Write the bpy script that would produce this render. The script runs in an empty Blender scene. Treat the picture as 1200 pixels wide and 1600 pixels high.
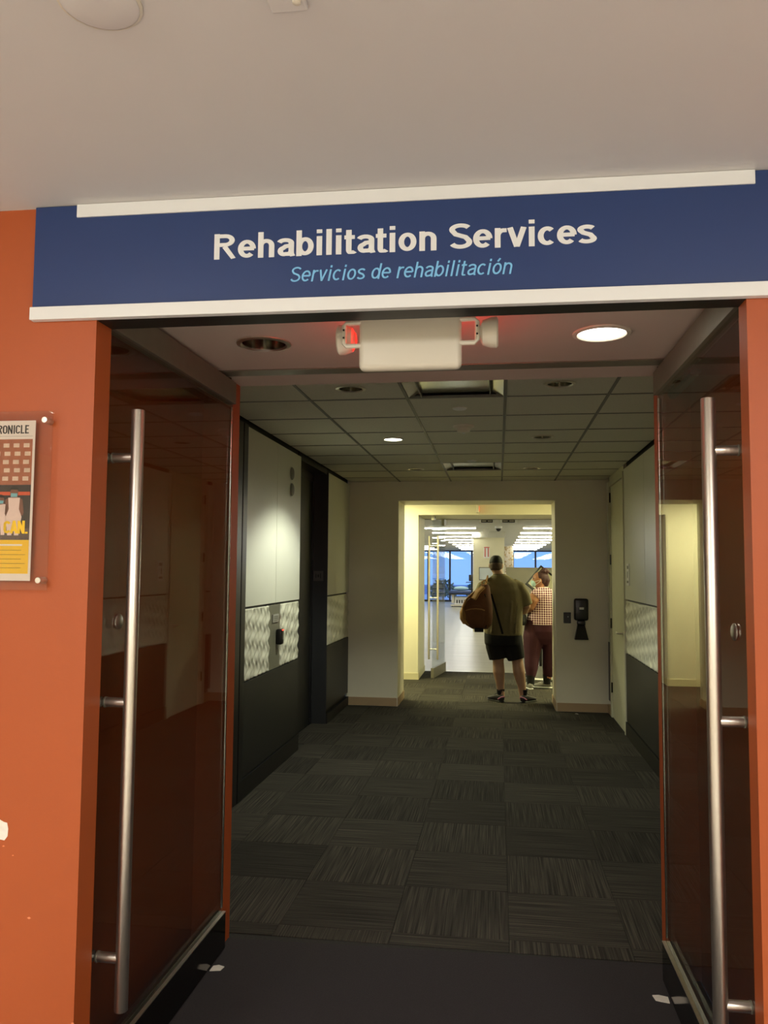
import bpy, bmesh, math, random
from mathutils import Vector, Matrix
random.seed(7)
scene = bpy.context.scene
COL = scene.collection

# ------------------------------------------------------------------ camera
F_PX = 1275.0
YAW, PITCH, ROLL, EYE = 0.13923, 0.070658, 0.0075, 1.60
cam_d = bpy.data.cameras.new('camera')
cam = bpy.data.objects.new('camera', cam_d)
COL.objects.link(cam)
scene.camera = cam
cam_d.sensor_fit = 'VERTICAL'
cam_d.sensor_height = 24.0
cam_d.lens = 24.0 * F_PX / 1600.0
cam_d.clip_start = 0.02
cam_d.clip_end = 400
_f = Vector((-math.sin(YAW) * math.cos(PITCH), math.cos(YAW) * math.cos(PITCH), math.sin(PITCH)))
_r0 = Vector((math.cos(YAW), math.sin(YAW), 0))
_u0 = _r0.cross(_f)
_r = _r0 * math.cos(ROLL) + _u0 * math.sin(ROLL)
_u = -_r0 * math.sin(ROLL) + _u0 * math.cos(ROLL)
_m = Matrix.Identity(4)
for i in range(3):
    _m[i][0], _m[i][1], _m[i][2] = _r[i], _u[i], -_f[i]
_m[2][3] = EYE
cam.matrix_world = _m

# ------------------------------------------------------------------ world, exposure
w = bpy.data.worlds.new('dusk')
scene.world = w
w.use_nodes = True
w.node_tree.nodes['Background'].inputs[0].default_value = (0.20, 0.40, 0.92, 1)
w.node_tree.nodes['Background'].inputs[1].default_value = 1.6
scene.view_settings.view_transform = 'Standard'
scene.view_settings.look = 'None'
scene.view_settings.gamma = 1.0
scene.view_settings.use_curve_mapping = False
scene.view_settings.exposure = 0.0
scene.cycles.use_denoising = True
scene.cycles.max_bounces = 10
scene.cycles.transparent_max_bounces = 16

LOBBY_W = 62.0          # each lobby ceiling panel
CAN_VEST_W = 22.0       # lit downlight between the glass doors
CAN_HALL_W = 235.0       # lit downlight over the corridor wall
CROSS_W = 85.0          # linear lamps of the cross passage
GYM_E = 30.0             # emission of the gym tubes


def lamp(name, kind, loc, energy, color, rot=(0, 0, 0), size=0.2, size_y=None, spot=None, blend=0.3):
    d = bpy.data.lights.new(name, kind)
    d.energy = energy
    d.color = color
    if kind == 'AREA':
        d.size = size
        if size_y:
            d.shape = 'RECTANGLE'
            d.size_y = size_y
    else:
        d.shadow_soft_size = size
    if kind == 'SPOT':
        d.spot_size = spot
        d.spot_blend = blend
    o = bpy.data.objects.new(name, d)
    COL.objects.link(o)
    o.location = loc
    o.rotation_euler = rot
    return o


WARM = (0.97, 0.97, 1.0)
GLOBE_W = 56.0
for lx, ly in ((-1.7, -0.7), (1.5, -0.9)):
    lamp('lobby_globe_glow', 'POINT', (lx, ly, 2.50), GLOBE_W, (1.0, 0.98, 0.95), size=.12)
for lx in (-2.3, 1.4):
    lamp('lobby_light', 'AREA', (lx, -1.0, 2.625), LOBBY_W, WARM, size=1.15, size_y=0.55)
lamp('lobby_light', 'AREA', (-0.4, -2.9, 2.625), LOBBY_W, WARM, size=1.15, size_y=0.55)
lamp('cross_light', 'AREA', (-1.9, 11.15, 2.62), CROSS_W, (1.0, 0.97, 0.55), size=1.2, size_y=0.3)
lamp('cross_light', 'AREA', (2.2, 11.15, 2.62), CROSS_W, (1.0, 0.97, 0.55), size=1.2, size_y=0.3)


# ------------------------------------------------------------------ materials
def lin(c):
    out = []
    for v in c[:3]:
        v = v / 255.0
        out.append(v / 12.92 if v <= 0.04045 else ((v + 0.055) / 1.055) ** 2.4)
    return tuple(out) + (1.0,)


MATS = {}


def mat(name, rgb, rough=0.6, metal=0.0, spec=0.5, var=0.06, scale=9.0, bump=0.0, bscale=60.0, emit=None, estr=0.0, stretch=(1, 1, 1)):
    if name in MATS:
        return MATS[name]
    m = bpy.data.materials.new(name)
    m.use_nodes = True
    nt = m.node_tree
    b = nt.nodes['Principled BSDF']
    b.inputs['Roughness'].default_value = rough
    b.inputs['Metallic'].default_value = metal
    b.inputs['Specular IOR Level'].default_value = spec
    c = lin(rgb)
    tc = nt.nodes.new('ShaderNodeTexCoord')
    mp = nt.nodes.new('ShaderNodeMapping')
    mp.inputs['Scale'].default_value = stretch
    nt.links.new(tc.outputs['Object'], mp.inputs[0])
    if var > 0:
        n = nt.nodes.new('ShaderNodeTexNoise')
        n.inputs['Scale'].default_value = scale
        n.inputs['Detail'].default_value = 3
        nt.links.new(mp.outputs[0], n.inputs[0])
        r = nt.nodes.new('ShaderNodeValToRGB')
        r.color_ramp.elements[0].position = 0.3
        r.color_ramp.elements[1].position = 0.7
        r.color_ramp.elements[0].color = tuple(v * (1 - var) for v in c[:3]) + (1,)
        r.color_ramp.elements[1].color = tuple(min(1, v * (1 + var)) for v in c[:3]) + (1,)
        nt.links.new(n.outputs['Fac'], r.inputs[0])
        nt.links.new(r.outputs[0], b.inputs['Base Color'])
    else:
        b.inputs['Base Color'].default_value = c
    if bump > 0:
        n2 = nt.nodes.new('ShaderNodeTexNoise')
        n2.inputs['Scale'].default_value = bscale
        nt.links.new(mp.outputs[0], n2.inputs[0])
        bp = nt.nodes.new('ShaderNodeBump')
        bp.inputs['Strength'].default_value = bump
        bp.inputs['Distance'].default_value = 0.01
        nt.links.new(n2.outputs['Fac'], bp.inputs['Height'])
        nt.links.new(bp.outputs[0], b.inputs['Normal'])
    if emit:
        b.inputs['Emission Color'].default_value = lin(emit)
        b.inputs['Emission Strength'].default_value = estr
    MATS[name] = m
    return m


def glass_mat(name, tint=(1, 1, 1), ior=1.52):
    m = bpy.data.materials.new(name)
    m.use_nodes = True
    nt = m.node_tree
    nt.nodes.clear()
    out = nt.nodes.new('ShaderNodeOutputMaterial')
    tr = nt.nodes.new('ShaderNodeBsdfTransparent')
    tr.inputs[0].default_value = tuple(tint) + (1,)
    gl = nt.nodes.new('ShaderNodeBsdfGlossy')
    gl.inputs['Roughness'].default_value = 0.0
    fr = nt.nodes.new('ShaderNodeFresnel')
    ge = nt.nodes.new('ShaderNodeNewGeometry')
    mx = nt.nodes.new('ShaderNodeMix')
    mx.data_type = 'FLOAT'
    nt.links.new(ge.outputs['Backfacing'], mx.inputs[0])
    mx.inputs[2].default_value = ior
    mx.inputs[3].default_value = 1.0 / ior
    nt.links.new(mx.outputs[0], fr.inputs['IOR'])
    ms = nt.nodes.new('ShaderNodeMixShader')
    nt.links.new(fr.outputs[0], ms.inputs[0])
    nt.links.new(tr.outputs[0], ms.inputs[1])
    nt.links.new(gl.outputs[0], ms.inputs[2])
    nt.links.new(ms.outputs[0], out.inputs[0])
    MATS[name] = m
    return m


def carpet_mat():
    m = bpy.data.materials.new('carpet_tile')
    m.use_nodes = True
    nt = m.node_tree
    b = nt.nodes['Principled BSDF']
    b.inputs['Roughness'].default_value = 0.95
    b.inputs['Specular IOR Level'].default_value = 0.15
    tc = nt.nodes.new('ShaderNodeTexCoord')
    oi = nt.nodes.new('ShaderNodeObjectInfo')

    def noise(sc, det=2):
        mp = nt.nodes.new('ShaderNodeMapping')
        mp.inputs['Scale'].default_value = sc
        ad = nt.nodes.new('ShaderNodeVectorMath')
        ad.operation = 'ADD'
        cm = nt.nodes.new('ShaderNodeCombineXYZ')
        mu = nt.nodes.new('ShaderNodeMath')
        mu.operation = 'MULTIPLY'
        mu.inputs[1].default_value = 37.0
        nt.links.new(oi.outputs['Random'], mu.inputs[0])
        nt.links.new(mu.outputs[0], cm.inputs[0])
        nt.links.new(mu.outputs[0], cm.inputs[1])
        nt.links.new(tc.outputs['Object'], ad.inputs[0])
        nt.links.new(cm.outputs[0], ad.inputs[1])
        nt.links.new(ad.outputs[0], mp.inputs[0])
        n = nt.nodes.new('ShaderNodeTexNoise')
        n.inputs['Scale'].default_value = 1.0
        n.inputs['Detail'].default_value = det
        nt.links.new(mp.outputs[0], n.inputs[0])
        return n
    n1 = noise((165, 2.0, 1))
    r1 = nt.nodes.new('ShaderNodeValToRGB')
    e = r1.color_ramp.elements
    e[0].position, e[0].color = 0.34, lin((44, 41, 34))
    e[1].position, e[1].color = 0.70, lin((84, 78, 66))
    mid = e.new(0.5)
    mid.color = lin((62, 58, 49))
    nt.links.new(n1.outputs['Fac'], r1.inputs[0])
    n2 = noise((240, 240, 1))
    mx = nt.nodes.new('ShaderNodeMix')
    mx.data_type = 'RGBA'
    mx.blend_type = 'OVERLAY'
    mx.inputs[0].default_value = 0.35
    nt.links.new(r1.outputs[0], mx.inputs[6])
    nt.links.new(n2.outputs['Color'], mx.inputs[7])
    hs = nt.nodes.new('ShaderNodeHueSaturation')
    mr = nt.nodes.new('ShaderNodeMapRange')
    mr.inputs[3].default_value = 0.72
    mr.inputs[4].default_value = 1.15
    nt.links.new(oi.outputs['Random'], mr.inputs[0])
    nt.links.new(mr.outputs[0], hs.inputs['Value'])
    hs.inputs['Saturation'].default_value = 0.85
    nt.links.new(mx.outputs[2], hs.inputs['Color'])
    nt.links.new(hs.outputs[0], b.inputs['Base Color'])
    bp = nt.nodes.new('ShaderNodeBump')
    bp.inputs['Strength'].default_value = 0.5
    bp.inputs['Distance'].default_value = 0.004
    nt.links.new(n1.outputs['Fac'], bp.inputs['Height'])
    nt.links.new(bp.outputs[0], b.inputs['Normal'])
    MATS['carpet'] = m
    return m


def print_mat(name, c1, c2, kind):
    """woven / printed two-colour pattern"""
    m = bpy.data.materials.new(name)
    m.use_nodes = True
    nt = m.node_tree
    b = nt.nodes['Principled BSDF']
    b.inputs['Roughness'].default_value = 0.85
    tc = nt.nodes.new('ShaderNodeTexCoord')
    mp = nt.nodes.new('ShaderNodeMapping')
    mp.inputs['Rotation'].default_value = (0, math.radians(45), 0)
    nt.links.new(tc.outputs['Object'], mp.inputs[0])
    if kind == 'diamond':
        ck = nt.nodes.new('ShaderNodeTexChecker')
        ck.inputs['Scale'].default_value = 46
        ck.inputs['Color1'].default_value = lin(c1)
        ck.inputs['Color2'].default_value = lin(c2)
        mp.inputs['Scale'].default_value = (1, 0.05, 1)
        nt.links.new(mp.outputs[0], ck.inputs[0])
        nt.links.new(ck.outputs[0], b.inputs['Base Color'])
    else:
        vo = nt.nodes.new('ShaderNodeTexVoronoi')
        vo.inputs['Scale'].default_value = 9
        nt.links.new(mp.outputs[0], vo.inputs[0])
        rr = nt.nodes.new('ShaderNodeValToRGB')
        rr.color_ramp.elements[0].position = 0.3
        rr.color_ramp.elements[1].position = 0.45
        rr.color_ramp.elements[0].color = lin(c1)
        rr.color_ramp.elements[1].color = lin(c2)
        nt.links.new(vo.outputs['Distance'], rr.inputs[0])
        nt.links.new(rr.outputs[0], b.inputs['Base Color'])
    MATS[name] = m
    return m


ORANGE = mat('orange_paint', (172, 80, 30), 0.5, var=0.02, scale=2.0, bump=0.02, bscale=180)
CEIL_L = mat('lobby_ceiling_paint', (216, 212, 208), 0.9, var=0.015, scale=1.5)
CREAM = mat('cream_wall_paint', (226, 220, 196), 0.6, var=0.02, scale=3)
TILE_C = mat('ceiling_tile', (214, 210, 192), 0.95, var=0.05, scale=120)
GRID = mat('ceiling_grid_metal', (112, 110, 98), 0.5, var=0.02)
WHITE_P = mat('white_laminate', (222, 222, 204), 0.35, var=0.02, scale=2)
WAVE = mat('wave_relief', (218, 216, 194), 0.5, var=0.02)
BLACK_P = mat('charcoal_laminate', (27, 28, 27), 0.45, var=0.08, scale=40)
BLACK = mat('black_gap', (10, 10, 10), 0.5, var=0.0)
BLACK_M = mat('black_metal', (20, 20, 22), 0.35, var=0.05)
GREY_ST = mat('grey_strip', (112, 110, 92), 0.5, var=0.03)
TAN = mat('tan_baseboard', (168, 142, 108), 0.6, var=0.04)
BASE_W = mat('cream_baseboard', (214, 206, 172), 0.6, var=0.02)
DOORC = mat('cream_door', (206, 204, 176), 0.45, var=0.02)
STEEL = mat('brushed_steel', (222, 215, 202), 0.36, metal=1.0, var=0.05, scale=30, stretch=(1, 1, 0.05))
RAIL = mat('satin_rail', (134, 130, 116), 0.45, metal=.6, var=0.04, scale=20)
RAIL_D = mat('dark_polished_rail', (70, 68, 62), 0.12, metal=1.0, var=0.02)
MIRROR = mat('downlight_reflector', (190, 185, 175), 0.12, metal=1.0, var=0.0)
GLASS = glass_mat('door_glass', (0.76, 0.77, 0.75))
PANE = glass_mat('window_glass', (0.93, 0.96, 0.97))
ACRYL = glass_mat('acrylic', (0.93, 0.90, 0.88), 1.49)
CARPET = carpet_mat()
CARPET_B = mat('carpet_backing', (44, 42, 36), 0.95, var=0.2, scale=80)
MAT_D = mat('charcoal_mat', (42, 36, 38), 0.95, var=0.25, scale=220, bump=0.4, bscale=400)
BLUE = mat('sign_blue', (32, 56, 108), 0.45, var=0.015, scale=4)
SIGN_W = mat('sign_white', (236, 236, 234), 0.45, var=0.0)
SIGN_LB = mat('sign_light_blue', (128, 196, 240), 0.45, var=0.0)
PLASTIC = mat('white_plastic', (222, 214, 196), 0.4, var=0.01)
BLKPL = mat('black_plastic', (14, 14, 15), 0.3, var=0.0)
RED_E = mat('exit_red', (190, 20, 20), 0.4, var=0, emit=(255, 20, 15), estr=14.0)
LIT = mat('lit_lens', (255, 255, 255), 0.4, var=0, emit=(255, 250, 238), estr=9.0)
LITC = mat('lit_corridor_lens', (255, 255, 255), 0.4, var=0, emit=(250, 255, 235), estr=12.0)
TUBE = mat('gym_tube', (255, 255, 255), 0.4, var=0, emit=(255, 253, 240), estr=GYM_E)
XLENS = mat('cross_lens', (255, 255, 255), 0.4, var=0, emit=(255, 250, 190), estr=2.0)
LENS = mat('unlit_lens', (214, 216, 188), 0.22, metal=.7, var=0.03)
GYMW = mat('gym_wall', (226, 220, 186), 0.6, var=0.02)
GYMC = mat('gym_ceiling', (205, 203, 188), 0.9, var=0.02)
GYMF = mat('gym_plank_floor', (166, 164, 152), 0.32, var=0.16, scale=3.0, stretch=(0.3, 3.2, 1))
MULL = mat('mullion_black', (14, 18, 34), 0.4, var=0)


# ------------------------------------------------------------------ mesh builder
class B:
    def __init__(self, o=(0, 0, 0)):
        self.bm = bmesh.new()
        self.o = Vector(o)

    def v(self, p):
        return self.bm.verts.new(Vector(p) - self.o)

    def face(self, pts):
        return self.bm.faces.new([self.v(p) for p in pts])

    def hexa(self, b4, t4):
        bv = [self.v(p) for p in b4]
        tv = [self.v(p) for p in t4]
        f = self.bm.faces.new
        f(bv[::-1])
        f(tv)
        for i in range(4):
            j = (i + 1) % 4
            f([bv[i], bv[j], tv[j], tv[i]])
        return self

    def box(self, x0, x1, y0, y1, z0, z1, bev=0.0, seg=2):
        if x0 > x1: x0, x1 = x1, x0
        if y0 > y1: y0, y1 = y1, y0
        if z0 > z1: z0, z1 = z1, z0
        n0 = set(self.bm.edges)
        self.hexa([(x0, y0, z0), (x1, y0, z0), (x1, y1, z0), (x0, y1, z0)],
                  [(x0, y0, z1), (x1, y0, z1), (x1, y1, z1), (x0, y1, z1)])
        if bev > 0:
            es = [e for e in self.bm.edges if e not in n0]
            bmesh.ops.bevel(self.bm, geom=es, offset=bev, segments=seg, profile=0.5, affect='EDGES', clamp_overlap=True)
        return self

    def loft(self, rings, cap=True, closed=True):
        vs = [[self.v(p) for p in r] for r in rings]
        n = len(vs[0])
        for a, b in zip(vs[:-1], vs[1:]):
            for i in range(n if closed else n - 1):
                j = (i + 1) % n
                self.bm.faces.new([a[i], a[j], b[j], b[i]])
        if cap:
            self.bm.faces.new(vs[0][::-1])
            self.bm.faces.new(vs[-1])
        return self

    def tube(self, pts, rad, seg=12, cap=True, flat=1.0, ref=None):
        """circular (or flattened) tube along points; rad number or list"""
        pts = [Vector(p) for p in pts]
        if not isinstance(rad, (list, tuple)):
            rad = [rad] * len(pts)
        rings = []
        side = None
        for i, p in enumerate(pts):
            a = pts[max(0, i - 1)]
            b = pts[min(len(pts) - 1, i + 1)]
            t = (b - a).normalized()
            if side is None:
                rf = Vector(ref) if ref else (Vector((0, 0, 1)) if abs(t.z) < 0.9 else Vector((1, 0, 0)))
                side = t.cross(rf).normalized()
            else:
                side = (side - t * side.dot(t)).normalized()
            up = side.cross(t).normalized()
            r = rad[i]
            ra, rb = r if isinstance(r, (list, tuple)) else (r, r * flat)
            rings.append([p + side * ra * math.cos(2 * math.pi * k / seg) + up * rb * math.sin(2 * math.pi * k / seg) for k in range(seg)])
        return self.loft(rings, cap)

    def lathe(self, c, prof, axis='Z', seg=24, cap=True):
        """prof: list of (radius, height along axis)"""
        rings = []
        for r, h in prof:
            ring = []
            for k in range(seg):
                a = 2 * math.pi * k / seg
                x, y = r * math.cos(a), r * math.sin(a)
                q = {'Z': (x, y, h), 'Y': (x, h, -y), 'X': (h, x, y)}[axis]
                ring.append(Vector(c) + Vector(q))
            rings.append(ring)
        return self.loft(rings, cap)

    def ball(self, c, r, seg=16, rings=10):
        if not isinstance(r, (list, tuple)):
            r = (r, r, r)
        rr = []
        for i in range(rings + 1):
            t = math.pi * (0.02 + 0.96 * i / rings)
            rr.append([Vector(c) + Vector((r[0] * math.sin(t) * math.cos(2 * math.pi * k / seg), r[1] * math.sin(t) * math.sin(2 * math.pi * k / seg), -r[2] * math.cos(t))) for k in range(seg)])
        return self.loft(rr)

    def build(self, name, m, parent=None, smooth=False, loc=None):
        bmesh.ops.recalc_face_normals(self.bm, faces=self.bm.faces[:])
        me = bpy.data.meshes.new(name)
        self.bm.to_mesh(me)
        self.bm.free()
        if smooth:
            for p in me.polygons:
                p.use_smooth = True
            if smooth != 'all':
                try:
                    me.set_sharp_from_angle(angle=math.radians(38))
                except Exception:
                    pass
        me.materials.append(m)
        o = bpy.data.objects.new(name, me)
        COL.objects.link(o)
        o.location = loc if loc is not None else (self.o if parent is None else (0, 0, 0))
        if parent is not None:
            o.parent = parent
        return o


def boxo(name, m, x0, x1, y0, y1, z0, z1, parent=None, o=(0, 0, 0), bev=0.0):
    return B(o).box(x0, x1, y0, y1, z0, z1, bev).build(name, m, parent)


def struct(o):
    o['kind'] = 'structure'
    return o


def tag(o, label, cat, group=None):
    o['label'] = label
    o['category'] = cat
    if group:
        o['group'] = group
    return o


def thing(name, label, cat, loc=(0, 0, 0), rz=0.0, group=None):
    o = bpy.data.objects.new(name, None)
    o.empty_display_size = 0.1
    COL.objects.link(o)
    o.location = loc
    o.rotation_euler = (0, 0, rz)
    return tag(o, label, cat, group)


def sgroup(name, loc=(0, 0, 0)):
    o = bpy.data.objects.new(name, None)
    COL.objects.link(o)
    o.location = loc
    return struct(o)


# ------------------------------------------------------------------ sans lettering drawn with strokes
def _arc(cx, cz, rx, rz, a0, a1, n=14):
    return [(cx + rx * math.cos(math.radians(a0 + (a1 - a0) * k / n)), cz + rz * math.sin(math.radians(a0 + (a1 - a0) * k / n))) for k in range(n + 1)]


def glyph(ch, t):
    """strokes (centre lines) of a letter, cap height 1, stroke weight t; returns (advance, strokes)"""
    X, h = .74, t / 2                      # x-height
    m = X / 2
    r = .27                                # bowl half width
    asc = 1.0
    if ch == 'R': return .80, [[(h + .02, 0), (h + .02, 1)], [(.05, 1 - h), (.40, 1 - h)] + _arc(.40, .735, .255 - .02, .265 - h, 90, -90) + [(.05, .47 + h)], [(.38, .49), (.69, 0)]]
    if ch == 'S':
        return .72, [_arc(.36, .755, .275, .245 - h, 25, 200, 14) + [(.20, .575), (.36, .515), (.52, .455)] + _arc(.36, .265, .285, .265 - h, 30, -160, 14)]
    if ch == 'e': return .60, [[(.05, m + .01), (.545, m + .01)], _arc(.30, m, r - h + .04, m - h, 0, 315, 24)]
    if ch == 'h': return .62, [[(h + .03, 0), (h + .03, asc)], [(h + .03, .42)] + _arc(.31, .46, .31 - h - .03, X - .46 - h, 175, 0) + [(.59 - h, 0)]]
    if ch == 'n': return .62, [[(h + .03, 0), (h + .03, X)], [(h + .03, .42)] + _arc(.31, .46, .31 - h - .03, X - .46 - h, 175, 0) + [(.59 - h, 0)]]
    if ch == 'a': return .58, [_arc(.285, .53, .235 - h * .3, X - .53 - h, 165, 0, 12) + [(.52 - h * .3, .12), (.56 - h * .2, 0)], [(.50, .43)] + [(.30, .40)] + _arc(.24, .215, .21 - h, .215 - h, 100, 290, 12) + [(.42, .10), (.50, .20)]]
    if ch == 'b': return .62, [[(h + .03, 0), (h + .03, asc)], _arc(.33, m, .275 - h + .015, m - h, -180, 180, 28)]
    if ch == 'd': return .62, [[(.59 - h, 0), (.59 - h, asc)], _arc(.29, m, .275 - h + .015, m - h, -180, 180, 28)]
    if ch in 'oó':
        s = [_arc(.305, m, .285 - h + .01, m - h, -180, 180, 28)]
        if ch == 'ó': s.append([(.26, .82), (.39, 1.02)])
        return .61, s
    if ch == 'i': return .27, [[(.135, 0), (.135, X)], [(.135, .86), (.135, 1.0)]]
    if ch == 'l': return .27, [[(.135, 0), (.135, asc)]]
    if ch == 't': return .36, [[(.15, .93), (.15, .18)] + _arc(.15 + .13, .13 + h * .3, .13, .13, 180, 275, 6) + [(.35, h)], [(.0, X - h), (.35, X - h)]]
    if ch == 'r': return .40, [[(h + .03, 0), (h + .03, X)], [(h + .03, .42)] + _arc(.31, .44, .31 - h - .03, X - .44 - h, 170, 80, 8) + [(.41, X - h)]]
    if ch == 'v': return .56, [[(.06, X), (.28, .0)], [(.50, X), (.28, .0)]]
    if ch == 'c': return .56, [_arc(.30, m, r - h + .03, m - h, 48, 312, 22)]
    if ch == 's': return .54, [_arc(.27, .545, .205, .195 - h, 25, 200, 12) + [(.16, .425), (.27, .385), (.38, .345)] + _arc(.27, .195, .215, .195 - h, 30, -160, 12)]
    # condensed capitals
    if ch == 'C': return .56, [_arc(.27, .72, .20, .28 - h, 10, 180, 10) + _arc(.27, .28, .20, .28 - h, 180, 350, 10)]
    if ch == 'O': return .56, [_arc(.27, .72, .20, .28 - h, 0, 180, 10) + _arc(.27, .28, .20, .28 - h, 180, 360, 10) + [(.47, .72)]]
    if ch == 'H': return .60, [[(.08, 0), (.08, 1)], [(.50, 0), (.50, 1)], [(.08, .52), (.50, .52)]]
    if ch == 'Q': return .58, [[(.08, 0), (.08, 1)], [(.08, 1 - h), (.30, 1 - h)] + _arc(.30, .75, .18, .25 - h, 90, -90, 8) + [(.08, .50 + h)], [(.28, .5), (.48, 0)]]   # narrow R
    if ch == 'N': return .60, [[(.08, 0), (.08, 1)], [(.50, 0), (.50, 1)], [(.08, .97), (.50, .03)]]
    if ch == 'I': return .26, [[(.13, 0), (.13, 1)]]
    if ch == 'L': return .48, [[(.08, 0), (.08, 1)], [(.08, h), (.44, h)]]
    if ch == 'E': return .50, [[(.08, 0), (.08, 1)], [(.08, h), (.46, h)], [(.08, 1 - h), (.46, 1 - h)], [(.08, .52), (.40, .52)]]
    if ch == 'A': return .60, [[(.05, 0), (.29, 1)], [(.53, 0), (.29, 1)], [(.13, .28), (.45, .28)]]
    if ch == '.': return .26, [[(.13, 0), (.13, .14)]]
    return .28, []


def lettering(body, m, x0, x1, z0, cap, parent, y, t=.19, shear=0.0, depth=.0015, gap=.055):
    adv, items = 0.0, []
    for ch in body:
        a, st = glyph(ch, t)
        items.append((adv, st, ch))
        adv += a + gap
    sx = (x1 - x0) / (adv - gap)
    for ox, st, ch in items:
        if not st:
            continue
        b = B()
        for si, line in enumerate(st):
            depth_k = depth * (1 + .25 * si)
            pts = []
            for p in line:
                q = Vector((p[0], p[1]))
                if not pts or (q - pts[-1]).length > 1e-4:
                    pts.append(q)
            lft, rgt = [], []
            for i, p in enumerate(pts):
                d1 = (p - pts[i - 1]).normalized() if i else (pts[1] - p).normalized()
                d2 = (pts[i + 1] - p).normalized() if i < len(pts) - 1 else d1
                d = (d1 + d2)
                d = d.normalized() if d.length > 1e-6 else d1
                n = Vector((-d.y, d.x))
                k = t / 2 / max(.5, abs(n.dot(Vector((-d1.y, d1.x)))))
                # keep diagonal ends level with the base and cap lines
                w2 = Vector((n.x * k, n.y * k * .78))
                lft.append(p + w2)
                rgt.append(p - w2)
            def P(q, dy):
                z = max(0.0, min(q.y, 1.04))
                return (x0 + (ox + q.x + shear * z * .8) * sx, y - dy, z0 + z * cap)
            f = [b.v(P(q, depth_k)) for q in lft], [b.v(P(q, depth_k)) for q in rgt]
            g = [b.v(P(q, 0)) for q in lft], [b.v(P(q, 0)) for q in rgt]
            nn = len(lft)
            for i in range(nn - 1):
                for qd in ((f[0][i], f[1][i], f[1][i + 1], f[0][i + 1]), (g[0][i], g[0][i + 1], g[1][i + 1], g[1][i]),
                           (f[0][i], f[0][i + 1], g[0][i + 1], g[0][i]), (f[1][i], g[1][i], g[1][i + 1], f[1][i + 1])):
                    b.bm.faces.new(qd)
        b.build('letter', m, parent)


# ================================================================== LOBBY
ZL = 2.655                     # lobby ceiling


def fy(x):                     # the front wall runs very slightly skew
    return 2.18 + 0.012 * (x + 1.15)


XL, XR = -1.15, 0.645          # faces of the opening
struct(boxo('floor', mat('lobby_floor', (206, 198, 186), .35, var=.05, scale=3), -4.2, 4.2, -4.2, 2.1, -0.12, -0.006))
struct(boxo('ceiling', CEIL_L, -4.2, 4.2, -4.2, 2.26, ZL, ZL + 0.1))
struct(boxo('wall_lobby_back', CREAM, -4.2, 4.2, -4.2, -4.1, -0.006, ZL))
struct(boxo('wall_lobby_left', CREAM, -4.2, -4.1, -4.1, 2.1, -0.006, ZL))
struct(boxo('wall_lobby_right', CREAM, 4.1, 4.2, -4.1, 2.1, -0.006, ZL))


def skew(b, x0, x1, d0, y1, z0, z1):
    b.hexa([(x0, fy(x0) + d0, z0), (x1, fy(x1) + d0, z0), (x1, y1, z0), (x0, y1, z0)],
           [(x0, fy(x0) + d0, z1), (x1, fy(x1) + d0, z1), (x1, y1, z1), (x0, y1, z1)])


b = B()
skew(b, -4.2, XL, 0, 2.272, -0.006, ZL)
wf = struct(b.build('wall_front', ORANGE))
b = B()
skew(b, XR, 4.2, 0, 2.272, -0.006, ZL)
struct(b.build('wall_front', ORANGE))
b = B()
skew(b, XL, XR, 0, 2.272, 2.315, ZL)
struct(b.build('wall_front_header', BLACK_P))

# chips in the orange paint
CHIP = mat('bare_plaster', (236, 228, 214), 0.9, var=0.05, scale=60)
SCUFF = mat('scuff', (226, 140, 96), 0.8, var=0.0)


def chip(pts, m, name='paint_chip'):
    bb = B()
    cx = sum(p[0] for p in pts) / len(pts)
    n = [(x, fy(x) - 0.0012, z) for x, z in pts]
    f = [(x, fy(x) - 0.0002, z) for x, z in pts]
    bb.loft([f, n])
    return bb.build(name, m, wf)


chip([(-1.400, .850), (-1.400, .882), (-1.388, .892), (-1.376, .886), (-1.366, .884), (-1.362, .868), (-1.363, .848), (-1.372, .836), (-1.386, .838)], CHIP)
for cx, cz, s in ((-1.374, .82, .004), (-1.345, .796, .003), (-1.29, .63, .006), (-1.152, .36, .005), (-1.152, .32, .004)):
    chip([(cx - s, cz), (cx, cz + s * .5), (cx + s, cz), (cx, cz - s * .5)], SCUFF)
for cz in (0.335, 0.300, 0.27, 0.24):
    chip([(-1.1545, cz), (-1.152, cz + 0.012), (-1.1505, cz), (-1.152, cz - 0.01)], CHIP)

# the lobby's own ceiling lamps (behind the photographer)
for k, (lx, ly, where) in enumerate(((-2.3, -1.0, 'near the brighter side wall of the lobby'), (1.4, -1.0, 'in the lobby ceiling near the cream side wall'), (-0.4, -2.9, 'in the lobby ceiling by the rear wall'))):
    t = thing('ceiling_panel_light', 'rectangular warm ceiling light panel ' + where, 'light', (lx, ly, ZL))
    B().box(-.62, .62, -.32, .32, -.02, 0, .004).build('frame', PLASTIC, t)
    B().box(-.58, .58, -.28, .28, -.026, -.021).build('diffuser', XLENS, t)

for k, (lx, ly) in enumerate(((-1.7, -.7), (1.5, -.9))):
    t = thing('globe_pendant', ('white globe lamp hanging in the lobby on the poster side' if k == 0 else 'white globe lamp hanging in the lobby away from the poster'), 'light', (lx, ly, ZL))
    B().lathe((0, 0, 0), [(.06, -.0005), (.06, -.012), (.012, -.02), (.012, -.05)]).build('canopy', PLASTIC, t, True)
    B().lathe((0, 0, 0), [(.05, -.045), (.115, -.10), (.13, -.155), (.115, -.21), (.05, -.265), (.001, -.275)], cap=False).build('globe', glass_mat('globe_glass', (.96, .95, .92)), t, 'all')
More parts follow.
